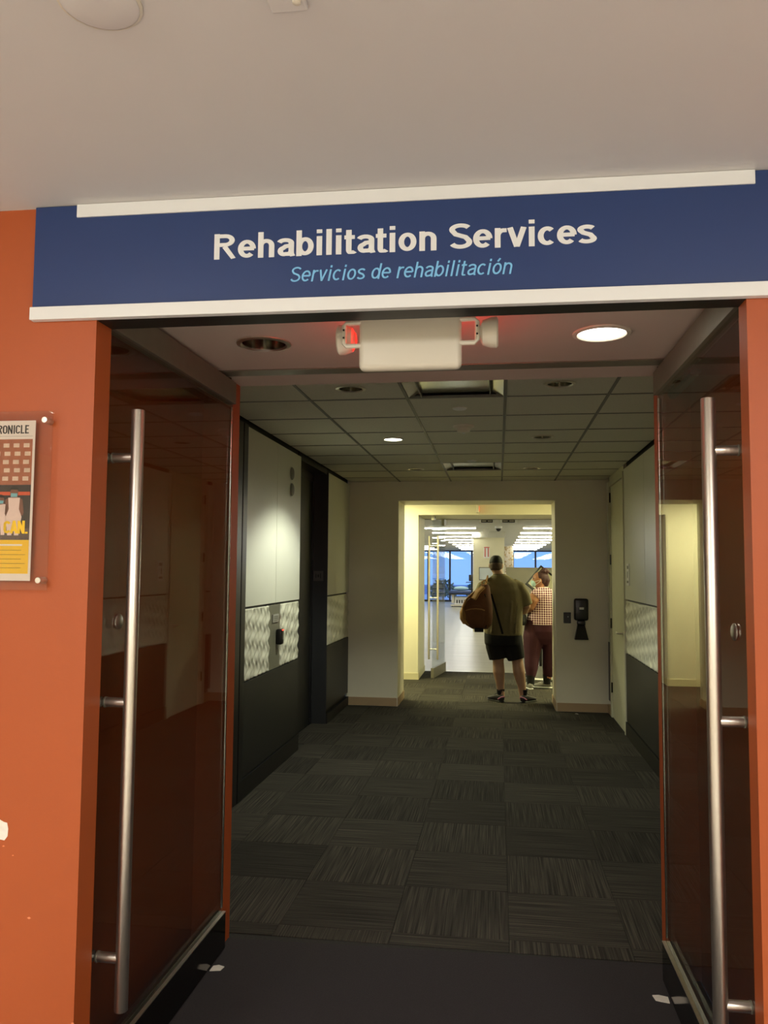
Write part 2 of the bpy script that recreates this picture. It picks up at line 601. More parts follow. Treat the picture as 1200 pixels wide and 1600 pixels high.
# lobby ceiling fittings in view
t = thing('ceiling_speaker', 'round white ceiling speaker cover above the blue sign', 'speaker', (-0.735, 1.365, ZL))
B().lathe((0, 0, 0), [(.072, 0), (.072, -.006), (.064, -.009), (.02, -.010)]).build('cover', CEIL_L, t, True)
B().lathe((0, 0, 0), [(.078, 0), (.078, -.004), (.0725, -.006)], cap=False).build('rim', PLASTIC, t, True)
t = thing('ceiling_sensor', 'small square white sensor plate on lobby ceiling', 'sensor', (-0.385, 1.395, ZL))
B().box(-.035, .035, -.03, .03, -.012, 0, .004).build('plate', CEIL_L, t)
B().lathe((0.02, 0, -.012), [(.008, 0), (.008, -.004), (.003, -.006)], seg=12).build('lens', PLASTIC, t, True)

# ---- overhead sign
sg = thing('overhead_sign', 'wide dark blue Rehabilitation Services sign with white edge strips over the entrance', 'sign', (-1.342, fy(-1.342), 2.314), math.atan(0.012))
SW = 2.17


def srel(x):
    return x + 1.342


B().box(0, SW, -.014, -.001, .036, .339).build('blue_panel', BLUE, sg)
B().box(-.002, SW + .002, -.026, -.001, 0, .038, .002).build('bottom_trim', SIGN_W, sg)
B().box(srel(-1.212), srel(.669), -.020, -.0142, .302, .340, .001).build('top_trim', SIGN_W, sg)
lettering('Rehabilitation Services', SIGN_W, srel(-.798), srel(.260), 2.474 - 2.314, .0735, sg, -.0142, t=.185, gap=.055)
lettering('Servicios de rehabilitación', SIGN_LB, srel(-.577), srel(.037), 2.400 - 2.314, .0435, sg, -.0142, t=.125, shear=.26, gap=.075)

# ---- framed poster
PX, PY, PZ = -1.261, fy(-1.3), 1.535
po = thing('wall_poster', 'newspaper style poster behind clear acrylic panel on orange wall', 'poster', (PX, PY, PZ), math.atan(0.012))
B().box(-.52, 0, -.024, -.018, 0, .512, .001).build('acrylic_panel', ACRYL, po)
PAPER = mat('poster_paper', (240, 236, 226), 0.7, var=0.01)
YEL = mat('poster_yellow', (248, 206, 30), 0.7, var=0.02)
INK = mat('poster_ink', (24, 22, 22), 0.7, var=0)
pr_ = B().box(-.47, -.055, -.0165, -.015, .026, .486).build('paper', PAPER, po)
Yp = -.0166


def flat(name, m, x0, x1, z0, z1, lay=0):
    y = Yp - .0002 * lay
    return B().box(x0, x1, y - .00015, y, z0, z1).build(name, m, pr_)


PH = {k: mat('print_' + k, c, 0.7, var=v, scale=60) for k, (c, v) in dict(
    wall=((172, 104, 74), .12), window=((226, 206, 184), .1), dark=((52, 46, 46), .25), ground=((96, 82, 76), .2),
    skin=((128, 84, 66), .05), shirt=((236, 216, 206), .06), mask=((120, 190, 200), .02), beam=((214, 84, 40), .03)).items()}
flat('photo_print', PH['dark'], -.44, -.062, .142, .432)
flat('brick_print', PH['wall'], -.30, -.062, .30, .432, 1)
for r in range(5):
    for c in range(7):
        flat('window_print', PH['window'], -.275 + c * .031 + (r % 2) * .004, -.257 + c * .031 + (r % 2) * .004, .312 + r * .024, .324 + r * .024, 2)
flat('beam_print', PH['beam'], -.35, -.064, .270, .280, 2)
flat('ground_print', PH['ground'], -.44, -.062, .142, .175, 1)
for cx, s in ((-.112, 1.0), (-.152, .82), (-.235, .9)):
    def fig(name, m, pts, lay):
        y = Yp - .0002 * lay
        bb = B()
        bb.loft([[(cx + px * s, y, .16 + pz * s) for px, pz in pts], [(cx + px * s, y - .00015, .16 + pz * s) for px, pz in pts]])
        bb.build(name, m, pr_)
    fig('figure_print', PH['skin'], [(-.030, .055), (-.026, .052), (.028, .052), (.031, .06), (.026, .098), (.011, .105), (.010, .125), (-.010, .125), (-.011, .105), (-.026, .098)], 3)
    fig('clothes_print', PH['shirt'], [(-.017, -.005), (-.004, -.005), (0, .035), (.004, -.005), (.017, -.005), (.025, .048), (.016, .07), (.018, .103), (-.018, .103), (-.015, .07), (-.024, .048)], 4)
    fig('head_print', PH['skin'], [(.0125 * math.cos(2 * math.pi * k / 12), .116 + .016 * math.sin(2 * math.pi * k / 12)) for k in range(12)], 4)
    fig('hair_print', INK, [(-.013, .126), (.013, .126), (.011, .133), (0, .137), (-.011, .133)], 5)
    fig('mask_print', PH['mask'], [(-.010, .105), (.009, .105), (.010, .115), (-.010, .116)], 5)
flat('yellow_print', YEL, -.44, -.062, .046, .142, 2)
for k in range(5):
    flat('text_line_print', INK, -.43, -.084 + (k % 2) * .012, .112 - k * .0125, .113 - k * .0125, 3)
flat('heading_print', PAPER, -.30, -.082, .125, .130, 3)
lettering('CHQONICLE', INK, -.203, -.074, .448, .025, pr_, Yp, t=.17, depth=.0002, gap=.06)
flat('rule_print', INK, -.44, -.062, .4405, .441, 1)
lettering('CAN.', YEL, -.139, -.066, .160, .037, pr_, Yp - .0012, t=.24, depth=.0002, gap=.05)
for (sx, sz) in ((-.018, .484), (-.02, .028), (-.50, .484), (-.50, .028)):
    B().lathe((sx, 0, sz), [(.0095, -.0005), (.0095, -.034), (.008, -.036), (.0, -.0362)], axis='Y', seg=16).build('standoff_bolt', STEEL, po, True)

# ================================================================== VESTIBULE WITH GLASS DOORS
ZV = 2.43
YV = 3.545
# pocket walls
struct(boxo('wall_pocket_left', ORANGE, -1.42, -1.30, 2.272, YV, 0, 2.66))
struct(boxo('wall_pocket_right', ORANGE, .785, .905, 2.272, YV, 0, 2.66))
struct(boxo('wall_step_left', CREAM, -2.1, -1.42, 3.45, YV, 0, 2.86))
struct(boxo('wall_step_right', CREAM, .905, 1.5, 3.45, YV, 0, 2.86))
struct(boxo('wall_jamb_left', ORANGE, -1.30, -1.163, 3.452, YV, 0, ZV))
struct(boxo('wall_jamb_right', ORANGE, .655, .785, 3.452, YV, 0, ZV))


def plate_hole(b, x0, x1, y0, y1, z0, z1, cx, cy, r, n=24):
    """slab with a round hole through it"""
    def edge(a):
        dx, dy = math.cos(a), math.sin(a)
        tx = ((x1 - cx) / dx if dx > 0 else (x0 - cx) / dx) if abs(dx) > 1e-9 else 1e9
        ty = ((y1 - cy) / dy if dy > 0 else (y0 - cy) / dy) if abs(dy) > 1e-9 else 1e9
        t = min(tx, ty)
        return cx + dx * t, cy + dy * t
    angs = set(2 * math.pi * k / n for k in range(n))
    for qx in (x0, x1):
        for qy in (y0, y1):
            angs.add(math.atan2(qy - cy, qx - cx) % (2 * math.pi))
    angs = sorted(angs)
    rows = []
    for a in angs:
        e = edge(a)
        h = (cx + r * math.cos(a), cy + r * math.sin(a))
        rows.append([b.v((e[0], e[1], z0)), b.v((h[0], h[1], z0)), b.v((h[0], h[1], z1)), b.v((e[0], e[1], z1))])
    for i in range(len(rows)):
        p, q = rows[i], rows[(i + 1) % len(rows)]
        for k in range(4):
            j = (k + 1) % 4
            b.bm.faces.new([p[k], q[k], q[j], p[j]])


VC = [(-.854, 2.868), (.359, 2.868)]
b = B()
plate_hole(b, -1.30, -.25, 2.272, 3.25, ZV, ZV + .03, *VC[0], .086)
plate_hole(b, -.25, .785, 2.272, 3.25, ZV, ZV + .03, *VC[1], .086)
b.box(-1.30, .785, 3.345, YV, ZV, ZV + .03)
cv = struct(b.build('ceiling_vestibule', mat('vestibule_ceiling', (204, 190, 178), .85, var=.02, scale=3)))
struct(boxo('ceiling_plenum', CEIL_L, -1.42, .905, 2.272, 3.5, 2.60, 2.66))
struct(boxo('trim_1', RAIL, -1.30, .785, 3.252, 3.343, ZV - .004, ZV + .028))
struct(boxo('wall_bulkhead', CREAM, -1.95, 1.42, 3.50, YV, ZV + .031, 2.86))

RECESS = mat('downlight_inside', (40, 40, 38), 0.5, var=0)


def downlight(name, label, loc, r, lit=None, group=None):
    t = thing(name, label, 'light', loc, 0, group)
    B().lathe((0, 0, 0), [(r * .94, .0), (r * 1.17, -.001), (r * 1.17, -.006), (r * .99, -.009), (r * .93, -.003)], cap=False).build('trim_ring', STEEL if not lit else PLASTIC, t, True)
    B().lathe((0, 0, 0), [(r * .955, -.002), (r * .93, .03), (r * .80, .075), (r * .58, .105)], cap=False).build('reflector', MIRROR, t, True)
    if lit:
        B().lathe((0, 0, 0), [(r * .965, -.004), (r * .965, .004)]).build('lens', lit, t)
    else:
        B().lathe((0, 0, 0), [(r * .60, .104), (r * .60, .112)]).build('lamp_base', RECESS, t)
        B().lathe((0, 0, 0), [(r * .10, .104), (r * .26, .085), (r * .28, .06), (r * .16, .045), (.0, .043)], seg=16).build('bulb', MIRROR, t, True)
    return t


downlight('recessed_downlight', 'unlit chrome downlight glinting red left of the exit box', (VC[0][0], VC[0][1], ZV), .086)
downlight('recessed_downlight', 'brightly lit round downlight between the open glass doors', (VC[1][0], VC[1][1], ZV), .086, LIT)
lamp('vestibule_downlight_beam', 'SPOT', (VC[1][0], VC[1][1], ZV - .005), CAN_VEST_W, (1, .93, .82), size=.05, spot=math.radians(110), blend=.6)

# ---- exit sign with lamp heads (seen from its blank side)
EX, EY = -.265, 2.42
es = thing('exit_sign', 'white exit sign housing with two emergency lamp heads under ceiling', 'exit sign', (EX, EY, ZV))
B().box(-.157, .157, 0, .045, -.222, -.012, .018, 4).build('housing', PLASTIC, es, True)
B().box(-.09, .09, .005, .04, -.0125, 0, .003).build('canopy', PLASTIC, es)
B().box(-.15, .15, .0452, .048, -.19, -.03).build('red_face', RED_E, es)
for s in (-1, 1):
    pts = [(s * .150, .012, -.072), (s * .196, .012, -.072), (s * .204, .012, -.080), (s * .204, .012, -.136), (s * .196, .012, -.144), (s * .150, .012, -.144)]
    hx0, hy0 = (.214, .03) if s > 0 else (.180, .062)
    br = B().tube(pts, .0075, 8).build('lamp_bracket', PLASTIC, es, True)
    for q in (-.096, -.120):
        B().lathe((s * .204, .0045, q), [(.003, 0), (.003, -.004)], axis='Y', seg=8).build('screw', BLACK_M, br)
    hd = B()
    hd.loft([[Vector((s * (hx0 + dx), hy0, -.110)) + Vector((0, rr * math.cos(a) * 1.0, rr * math.sin(a) * 1.05)) for a in [2 * math.pi * k / 18 for k in range(18)]]
             for dx, rr in ((0, .026), (.006, .036), (.03, .044), (.048, .045), (.053, .039))])
    hd = hd.build('lamp_head', PLASTIC, es, True)
    B().lathe((s * hx0, hy0, -.110), [(.022, 0), (.022, -s * .004)], axis='X', seg=16).build('swivel_disc', PLASTIC, hd, True)

# ---- the pair of glass doors standing open
HANDLE_Z = (1.934, 1.20, .466)


def glass_door(n, pivot, rz, s, label):
    """local: y runs along the leaf from the free edge (0) to the pivot edge, s = side of the passage"""
    t = sgroup('door_%d' % n, pivot)
    t['label'] = label
    t.rotation_euler = (0, 0, rz)
    L = 1.135
    W = .040 * s       # rails reach outwards
    B().box(.014 * s, .027 * s, .0, L, .10, 2.35).build('glass_pane', GLASS, t)
    tr = B().box(0, W, 0, L, 2.322, 2.418, .0015).build('top_rail', RAIL, t)
    br = B().box(0, W, 0, L, .008, .154, .0015).build('bottom_rail', RAIL_D, t)
    B().box(-.0006 * s, W * .34, 0, L, .154, .1575).build('rail_cap', STEEL, br)
    B().box(W * .68, W, 0, L, .154, .1575).build('rail_cap', RAIL, br)
    B().tube([(.0205 * s, L + .0015, .17), (.0205 * s, L + .0015, 2.31)], .0058, 10).build('polished_edge', mat('polished_edge', (210, 214, 205), .22, metal=1.0, var=0), t, True)
    for side in (-1, 1):
        off = (-.064 if side < 0 else .105) * s
        hx = off
        h = B()
        h.lathe((hx, .036, 0), [(.0005, .32), (.0185, .32), (.0195, .322), (.0195, 2.078), (.0185, 2.08), (.0005, 2.08)], seg=20)
        ho = h.build('pull_handle', STEEL, t, True)
        for z in HANDLE_Z:
            a, e = (hx, .014 * s) if side < 0 else (.027 * s, hx)
            B().lathe((0, .036, z), [(.0145, a), (.0145, e)], axis='X', seg=16).build('standoff', STEEL, ho, True)
            B().lathe((0, .036, z), [(.0165, (.014 if side < 0 else .027) * s), (.0165, (.014 if side < 0 else .027) * s + side * s * .004)], axis='X', seg=16).build('washer', RAIL, ho, True)
    B().lathe((.0205 * s, L - .05, 0), [(.016, .0), (.016, .008)], seg=12).build('floor_pivot', RAIL_D, t)
    B().lathe((.0205 * s, L - .05, 2.418), [(.014, .0), (.014, .0115)], seg=12).build('top_pivot', RAIL_D, t)
    # lock cylinder
    B().lathe((0, .10, 1.435), [(.024, .012 * s), (.024, .008 * s), (.018, .004 * s)], axis='X', seg=20).build('lock_cylinder', STEEL, t, True)
    return t


glass_door(1, (-1.150, 2.297, 0), -.006, -1, 'left of two frameless glass doors, standing open against orange pocket')
glass_door(2, (.640, 2.297, 0), .006, 1, 'right of two frameless glass doors, standing open against orange pocket')
# mechanical arm strip above the right leaf
t = thing('door_closer_arm', 'pale metal closer arm strip behind the top rail of the open glass door', 'door closer', (.70, 3.10, 2.30))
B().box(-.012, .012, -.10, .30, 0, .02, .003).build('slide_track', RAIL, t)
B().lathe((.0, -.11, .012), [(.018, -.004), (.018, .006)], seg=14).build('arm_knuckle', RAIL, t)
B().box(-.008, .008, .29, .34, .02, .13).build('bracket', RAIL, t)

# ---- walk-off mat
b = B()
b.hexa([(-1.295, 1.2, -.006), (.78, 1.2, -.006), (.78, 3.578, -.006), (-1.295, 3.527, -.006)],
       [(-1.295, 1.2, .004), (.78, 1.2, .004), (.78, 3.578, .004), (-1.295, 3.527, .004)])
tag(b.build('entry_mat', MAT_D), 'dark charcoal walk-off mat on the floor between the open glass doors', 'mat')
PAPERW = mat('paper_scrap', (226, 218, 206), .8, var=.05, scale=80)


def scrap(pts, z, label, grp=None):
    bb = B()
    bb.loft([[(x, y, z) for x, y in pts], [(x, y, z + .003) for x, y in pts]])
    return tag(bb.build('paper_scrap', PAPERW), label, 'litter', grp)


scrap([(-1.139, 3.235), (-1.098, 3.245), (-1.092, 3.275), (-1.118, 3.285), (-1.138, 3.275)], .0045, 'white scrap on charcoal mat against the glass door beside the poster wall')
scrap([(.626, 3.262), (.628, 3.305), (.596, 3.315), (.572, 3.310), (.578, 3.275), (.60, 3.268)], .0045, 'white scrap on charcoal mat against the glass door holding the closer arm')

# ================================================================== CORRIDOR
YE = 9.65
ZC = 2.655
XWL, XWR = -1.77, 1.24
fl = struct(boxo('floor', CARPET_B, -2.35, 1.5, 3.50, 10.29, -.12, 0))
fl2 = struct(boxo('floor', CARPET_B, -4.2, 3.6, 10.29, 13.08, -.12, 0))

# carpet tiles, quarter turned
PXW, PYW, GX, GY = .512, .5334, .043, 3.698 - .5334
tile_mesh = {}


def tile_me(wd, ht):
    k = (round(wd, 3), round(ht, 3))
    if k not in tile_mesh:
        bb = B().box(-wd / 2 + .0008, wd / 2 - .0008, -ht / 2 + .0008, ht / 2 - .0008, 0, .0045, .0015, 1)
        me = bpy.data.meshes.new('carpet_tile')
        bb.bm.to_mesh(me)
        bb.bm.free()
        me.materials.append(CARPET)
        tile_mesh[k] = me
    return tile_mesh[k]


for j in range(0, 19):
    y0, y1 = GY + j * PYW, GY + (j + 1) * PYW
    y0 = max(y0, 3.585)
    y1 = min(y1, 13.07)
    if y1 - y0 < .03:
        continue
    for i in range(-5, 4):
        x0, x1 = GX + i * PXW, GX + (i + 1) * PXW
        yc = (y0 + y1) / 2
        if yc < YE:
            lo, hi = -1.765, 1.235
            if 7.2 < yc < 8.4:
                lo = -1.93
        elif yc < 10.28:
            lo, hi = -1.174, .648
        elif yc < 12.0:
            lo, hi = -2.0, 1.5
        else:
            lo, hi = -1.15, .93
        x0, x1 = max(x0, lo), min(x1, hi)
        if x1 - x0 < .03:
            continue
        turned = (i + j) % 2 == 1
        wd, ht = x1 - x0, y1 - y0
        me = tile_me(ht, wd) if turned else tile_me(wd, ht)
        o = bpy.data.objects.new('carpet_tile', me)
        COL.objects.link(o)
        o.location = ((x0 + x1) / 2, yc, 0)
        if turned:
            o.rotation_euler = (0, 0, math.pi / 2)
        o.parent = fl if yc < 10.28 else fl2

# ---- corridor ceiling: slab, tiles, grid
cc = struct(boxo('ceiling', CEIL_L, -2.1, 1.5, YV, YE + .03, 2.80, 2.90))
TB = [-1.77, -1.160, -.552, .045, .655, 1.24]
RB = [3.545] + [4.94 - .61 * 1 + .61 * k for k in range(0, 9)] + [YE]
CANS = [(-.851, 4.63, 0), (.346, 4.63, 0), (-.838, 6.479, 1), (.349, 6.479, 0), (-.854, 8.445, 0), (.342, 8.445, 0)]
TROFF = [(4.33, 4.94), (7.99, 8.60)]
for i in range(5):
    for j in range(len(RB) - 1):
        x0, x1, y0, y1 = TB[i] + .008, TB[i + 1] - .008, RB[j] + .008, RB[j + 1] - .008
        if y1 - y0 < .02:
            continue
        if i == 2 and any(abs(RB[j] - a) < .1 for a, _ in TROFF):
            continue
        b = B()
        hole = None
        for (cx, cy, lit) in CANS:
            if x0 < cx < x1 and y0 < cy < y1:
                hole = (cx, cy)
        if hole:
            plate_hole(b, x0, x1, y0, y1, ZC, ZC + .015, hole[0], hole[1], .075)
        else:
            b.box(x0, x1, y0, y1, ZC, ZC + .015)
        b.build('ceiling_tile', TILE_C, cc)
for x in TB[1:-1]:
    B().box(x - .009, x + .009, 3.545, YE, ZC - .004, ZC + .012).build('grid_bar', GRID, cc)
for y in RB[1:-1]:
    for i in range(5):
        B().box(TB[i] + .012, TB[i + 1] - .012, y - .010, y + .010, ZC - .003, ZC + .012).build('grid_bar', GRID, cc)
WHERE = ['unlit chrome downlight nearest the vestibule over the charcoal wall side', 'unlit chrome downlight nearest the vestibule over the cream door side',
         'lit white downlight in the corridor ceiling washing the white wall panels', 'unlit downlight level with the lit one, cream door side',
         'unlit downlight by the end wall above the recessed black door side', 'unlit downlight by the end wall above the cream door side']
for (cx, cy, lit), wh in zip(CANS, WHERE):
    downlight('recessed_downlight', wh, (cx, cy, ZC), .075, LITC if lit else None)
lamp('corridor_downlight_beam', 'SPOT', (-.838, 6.479, ZC - .004), CAN_HALL_W, (.96, 1.0, .84), size=.05, spot=math.radians(126), blend=.4)
for k, (y0, y1) in enumerate(TROFF):
    t = thing('ceiling_troffer', ('unlit square ceiling troffer beside the vestibule bulkhead' if k == 0 else 'unlit square ceiling troffer close to the end wall'), 'light', (-.2535, (y0 + y1) / 2, ZC))
    h = (y1 - y0) / 2 - .012
    wx = .2865
    B().box(-.20, .20, -h, h, .028, .034).build('lens', LENS, t)
    for s in (-1, 1):
        b = B()
        b.hexa([(s * .20, -h, .030), (s * wx, -h, .0), (s * wx, h, .0), (s * .20, h, .030)], [(s * .20, -h, .04), (s * wx, -h, .012), (s * wx, h, .012), (s * .20, h, .04)])
        b.build('side_reflector', mat('troffer_side', (176, 174, 150), .2, metal=.8, var=0), t)
        B().box(s * .205, s * .212, -h, h, .0, .03).build('side_blade', GRID, t)
for k, y in enumerate((5.276, 7.847)):
    t = thing('sprinkler_cover', ('round white sprinkler cover next to the smoke detector' if k == 0 else 'round white sprinkler cover beside the troffer by the end wall'), 'sprinkler', (-.247, y, ZC))
    B().lathe((0, 0, 0), [(.045, 0), (.045, -.006), (.038, -.010), (0.001, -.011)]).build('cover_plate', SIGN_W, t, True)
    B().lathe((0, 0, 0), [(.050, .0), (.050, -.003)]).build('rim', PLASTIC, t, True)
t = thing('smoke_detector', 'white domed smoke detector on corridor ceiling tile', 'smoke detector', (-.248, 5.931, ZC))
B().lathe((0, 0, 0), [(.075, 0), (.075, -.012), (.058, -.022)]).build('base', PLASTIC, t, True)
B().lathe((0, 0, 0), [(.050, -.022), (.046, -.045), (.03, -.052), (.001, -.053)]).build('sensor_head', PLASTIC, t, True)
B().lathe((0, 0, 0), [(.012, -.053), (.012, -.058), (.001, -.060)], seg=12).build('indicator', SIGN_W, t, True)


# ---- corridor side walls built of panels
def wave_panel(xf, s, y0, y1, z0, z1, parent):
    """relief panel; s=+1 faces +X"""
    ny, nz = max(6, int((y1 - y0) / .011)), int((z1 - z0) / .011)
    b = B()
    g = []
    for j in range(nz + 1):
        row = []
        for i in range(ny + 1):
            y, z = y0 + (y1 - y0) * i / ny, z0 + (z1 - z0) * j / nz
            ph = 2 * math.pi * y / .094 + 1.9 * math.sin(2 * math.pi * (z / .135 + .9 * y))
            h = (.0056 * math.sin(ph) + .0028 * math.sin(2 * math.pi * (z / .11 - y / .19)))
            row.append(b.v((xf + s * h, y + .004 * math.sin(2 * math.pi * z / .105) * (1 if i in (0, ny) else 0), z)))
        g.append(row)
    for j in range(nz):
        for i in range(ny):
            b.bm.faces.new([g[j][i], g[j][i + 1], g[j + 1][i + 1], g[j + 1][i]])
    # closed back so that the panel has thickness
    border = [g[0][i] for i in range(ny + 1)] + [g[j][ny] for j in range(1, nz + 1)] + [g[nz][i] for i in range(ny - 1, -1, -1)] + [g[j][0] for j in range(nz - 1, 0, -1)]
    back = [b.bm.verts.new((xf - s * .016, v.co.y, v.co.z)) for v in border]
    n = len(border)
    for i in range(n):
        j = (i + 1) % n
        b.bm.faces.new([border[i], border[j], back[j], back[i]])
    return b.build('wave_panel', WAVE, parent, 'all')


def panel_zone(xf, s, y0, y1, parent, seams=(), strip=None, z_base=.14):
    """white panel over wave relief over charcoal panel over recessed base"""
    ys = [y0] + list(seams) + [y1]
    for a, c in zip(ys[:-1], ys[1:]):
        B().box(xf - s * .028, xf, a + .003, c - .003, 1.330, 2.618, .001, 1).build('white_panel', WHITE_P, parent)
    if strip:
        wave_panel(xf - s * .006, s, y0 + .006, strip[0] - .003, .806, 1.312, parent)
        wave_panel(xf - s * .006, s, strip[1] + .003, y1 - .006, .806, 1.312, parent)
        B().box(xf - s * .028, xf - s * .012, strip[0], strip[1], .803, 1.318, .001, 1).build('grey_panel', GREY_ST, parent)
    else:
        wave_panel(xf - s * .006, s, y0 + .006, y1 - .006, .806, 1.312, parent)
    B().box(xf - s * .028, xf, y0 + .002, y1 - .002, z_base + .006, .800, .001, 1).build('charcoal_panel', BLACK_P, parent)


wl = sgroup('wall_left', (0, 0, 0))
boxo('room_side', BLACK, -2.1, -2.03, 7.0, 8.6, 0, 2.80, wl)
boxo('backing', BLACK, -1.95, -1.799, YV, 7.19, 0, 2.80, wl)
boxo('backing', BLACK, -1.95, -1.799, 8.42, YE, 0, 2.80, wl)
boxo('door_head', BLACK_M, -2.02, -1.79, 7.19, 8.42, 2.60, 2.80, wl)
panel_zone(XWL, 1, 5.60, 7.19, wl, seams=(6.40,), strip=(6.25, 6.585))
panel_zone(XWL, 1, 8.42, YE, wl)
panel_zone(XWL, 1, YV + .01, 5.22, wl, seams=(4.4,))
for y0, y1 in ((5.25, 5.34), (5.36, 5.47), (5.49, 5.585)):
    boxo('black_mullion', BLACK_M, -1.798, -1.762, y0, y1, 0, 2.625, wl, bev=.002)
struct(boxo('baseboard_left', BLACK, -1.800, -1.760, 5.48, 7.19, .003, .138))
struct(boxo('baseboard_left', BLACK, -1.800, -1.760, 8.42, YE, .003, .10))
struct(boxo('baseboard_left', BLACK, -1.800, -1.760, YV + .01, 5.24, .003, .138))

# recessed black door, left
d3 = sgroup('door_3', (-1.93, 7.19, 0))
d3['label'] = 'black door set back in the charcoal corridor wall'
boxo('door_leaf', BLACK_P, -1.975, -1.935, 7.26, 8.34, .01, 2.52, d3, o=(-1.93, 7.19, 0))
boxo('frame_head', BLACK_M, -1.99, -1.925, 7.19, 8.42, 2.52, 2.60, d3, o=(-1.93, 7.19, 0))
boxo('frame_post', BLACK_M, -1.99, -1.925, 7.19, 7.26, .0, 2.52, d3, o=(-1.93, 7.19, 0))
boxo('frame_post', BLACK_M, -1.99, -1.925, 8.34, 8.408, .0, 2.52, d3, o=(-1.93, 7.19, 0))
h3 = B((-1.93, 7.19, 0)).tube([(-1.935, 7.36, 1.0), (-1.89, 7.36, 1.0), (-1.885, 7.37, 1.0), (-1.885, 7.47, 1.0)], .009, 10).build('lever_handle', STEEL, d3, True)
struct(boxo('wall_recess_left', mat('recess_charcoal', (40, 41, 42), .35, var=.05), -1.955, -1.772, 8.409, 8.4195, 0, 2.62))
t = thing('room_sign', 'small grey room sign on the black return of the recessed door', 'sign', (-1.868, 8.4085, 1.53))
B().box(-.052, .052, -.006, 0, -.052, .052, .002).build('plate', mat('sign_grey', (86, 84, 80), .5, var=.02), t)
for k, (px, pw, ph) in enumerate(((-.024, .010, .04), (0, .016, .028), (.024, .008, .05))):
    B().box(px - pw / 2, px + pw / 2, -.0075, -.0062, -ph / 2, ph / 2).build('symbol', BLKPL, t)

# fittings on the left wall
XF = XWL
for k, (y, z) in enumerate(((6.835, 2.423), (6.842, 2.285))):
    t = thing('wall_disc', ('upper' if k == 0 else 'lower') + ' of two round pale discs on the white wall panel', 'wall disc', (XF, y, z))
    B().lathe((0, 0, 0), [(.055, 0.0005), (.055, .010), (.047, .016), (.001, .017)], axis='X').build('disc', GRID, t, True)
    B().lathe((0, 0, 0), [(.060, .0003), (.060, .004)], axis='X').build('ring', WHITE_P, t, True)
t = thing('door_intercom', 'small grey label plate on the grey wall strip above the card reader', 'wall plate', (-1.782, 6.437, 1.204))
B().box(.0003, .008, -.085, .085, -.032, .032, .002).build('plate', mat('plate_grey', (158, 156, 146), .4, var=.02), t)
for k in range(3):
    B().box(.0083, .0092, -.06, .06, -.02 + k * .015, -.014 + k * .015).build('text_line', GREY_ST, t)
t = thing('card_reader', 'black wall card reader with red light on grey strip', 'card reader', (-1.782, 6.50, 1.052))
B().box(.0003, .05, -.036, .036, -.062, .062, .012, 3).build('body', BLKPL, t, True)
B().box(.044, .0515, -.02, .03, .050, .058).build('indicator', mat('reader_red', (230, 60, 40), .4, var=0, emit=(255, 70, 50), estr=3), t)
B().box(.0503, .053, -.016, .016, -.05, -.022, .001).build('keypad', BLACK_M, t)

# ---- right wall
wr = sgroup('wall_right', (0, 0, 0))
boxo('room_side', BLACK, 1.45, 1.5, 8.2, YE, 0, 2.80, wr)
boxo('backing', BLACK, 1.269, 1.45, YV, 8.345, 0, 2.80, wr)
boxo('backing', BLACK, 1.269, 1.45, 9.42, YE, 0, 2.80, wr)
boxo('door_head', DOORC, 1.241, 1.45, 8.345, 9.42, 2.60, 2.80, wr)
panel_zone(XWR, -1, 6.05, 8.345, wr, seams=(7.22,))
panel_zone(XWR, -1, YV + .01, 6.05, wr, seams=(4.8,))
panel_zone(XWR, -1, 9.42, YE, wr)
struct(boxo('baseboard_right', BLACK, 1.230, 1.268, YV + .01, 8.345, .003, .138))
struct(boxo('baseboard_right', TAN, 1.230, 1.268, 9.42, YE, .003, .10))
d4 = sgroup('door_4', (1.24, 8.4, 0))
d4['label'] = 'tall cream flush door in the corridor wall with lever handle'
O4 = (1.24, 8.4, 0)
boxo('door_leaf', DOORC, 1.243, 1.29, 8.40, 9.33, .008, 2.54, d4, o=O4)
boxo('frame_head', DOORC, 1.228, 1.30, 8.346, 9.42, 2.543, 2.599, d4, o=O4)
boxo('frame_post', DOORC, 1.228, 1.30, 8.346, 8.397, .005, 2.543, d4, o=O4)
boxo('frame_post', DOORC, 1.228, 1.30, 9.333, 9.42, .005, 2.543, d4, o=O4)
for z in (2.42, 1.73, 1.03, .33):
    B(O4).lathe((1.236, 9.332, z), [(.010, -.055), (.010, .055)], seg=12).build('hinge', RAIL_D, d4, True)
lv = B(O4).tube([(1.243, 8.50, .98), (1.195, 8.50, .98), (1.187, 8.508, .98), (1.187, 8.60, .98)], .010, 10).build('lever_handle', STEEL, d4, True)
B(O4).lathe((1.243, 8.50, .98), [(.026, 0), (.026, -.008)], axis='X', seg=18).build('rose', STEEL, lv, True)
t = thing('room_sign', 'tall white room number sign on the white panel beside the cream door', 'sign', (1.2395, 8.12, 1.57))
B().box(-.008, -.0003, -.075, .075, -.105, .105, .002).build('plate', SIGN_W, t)
for (z0, z1, y0, y1) in ((.055, .085, -.05, .02), (-.03, .03, -.012, .012), (-.08, -.058, -.045, .035)):
    B().box(-.0095, -.0082, y0, y1, z0, z1).build('print_block', GREY_ST, t)

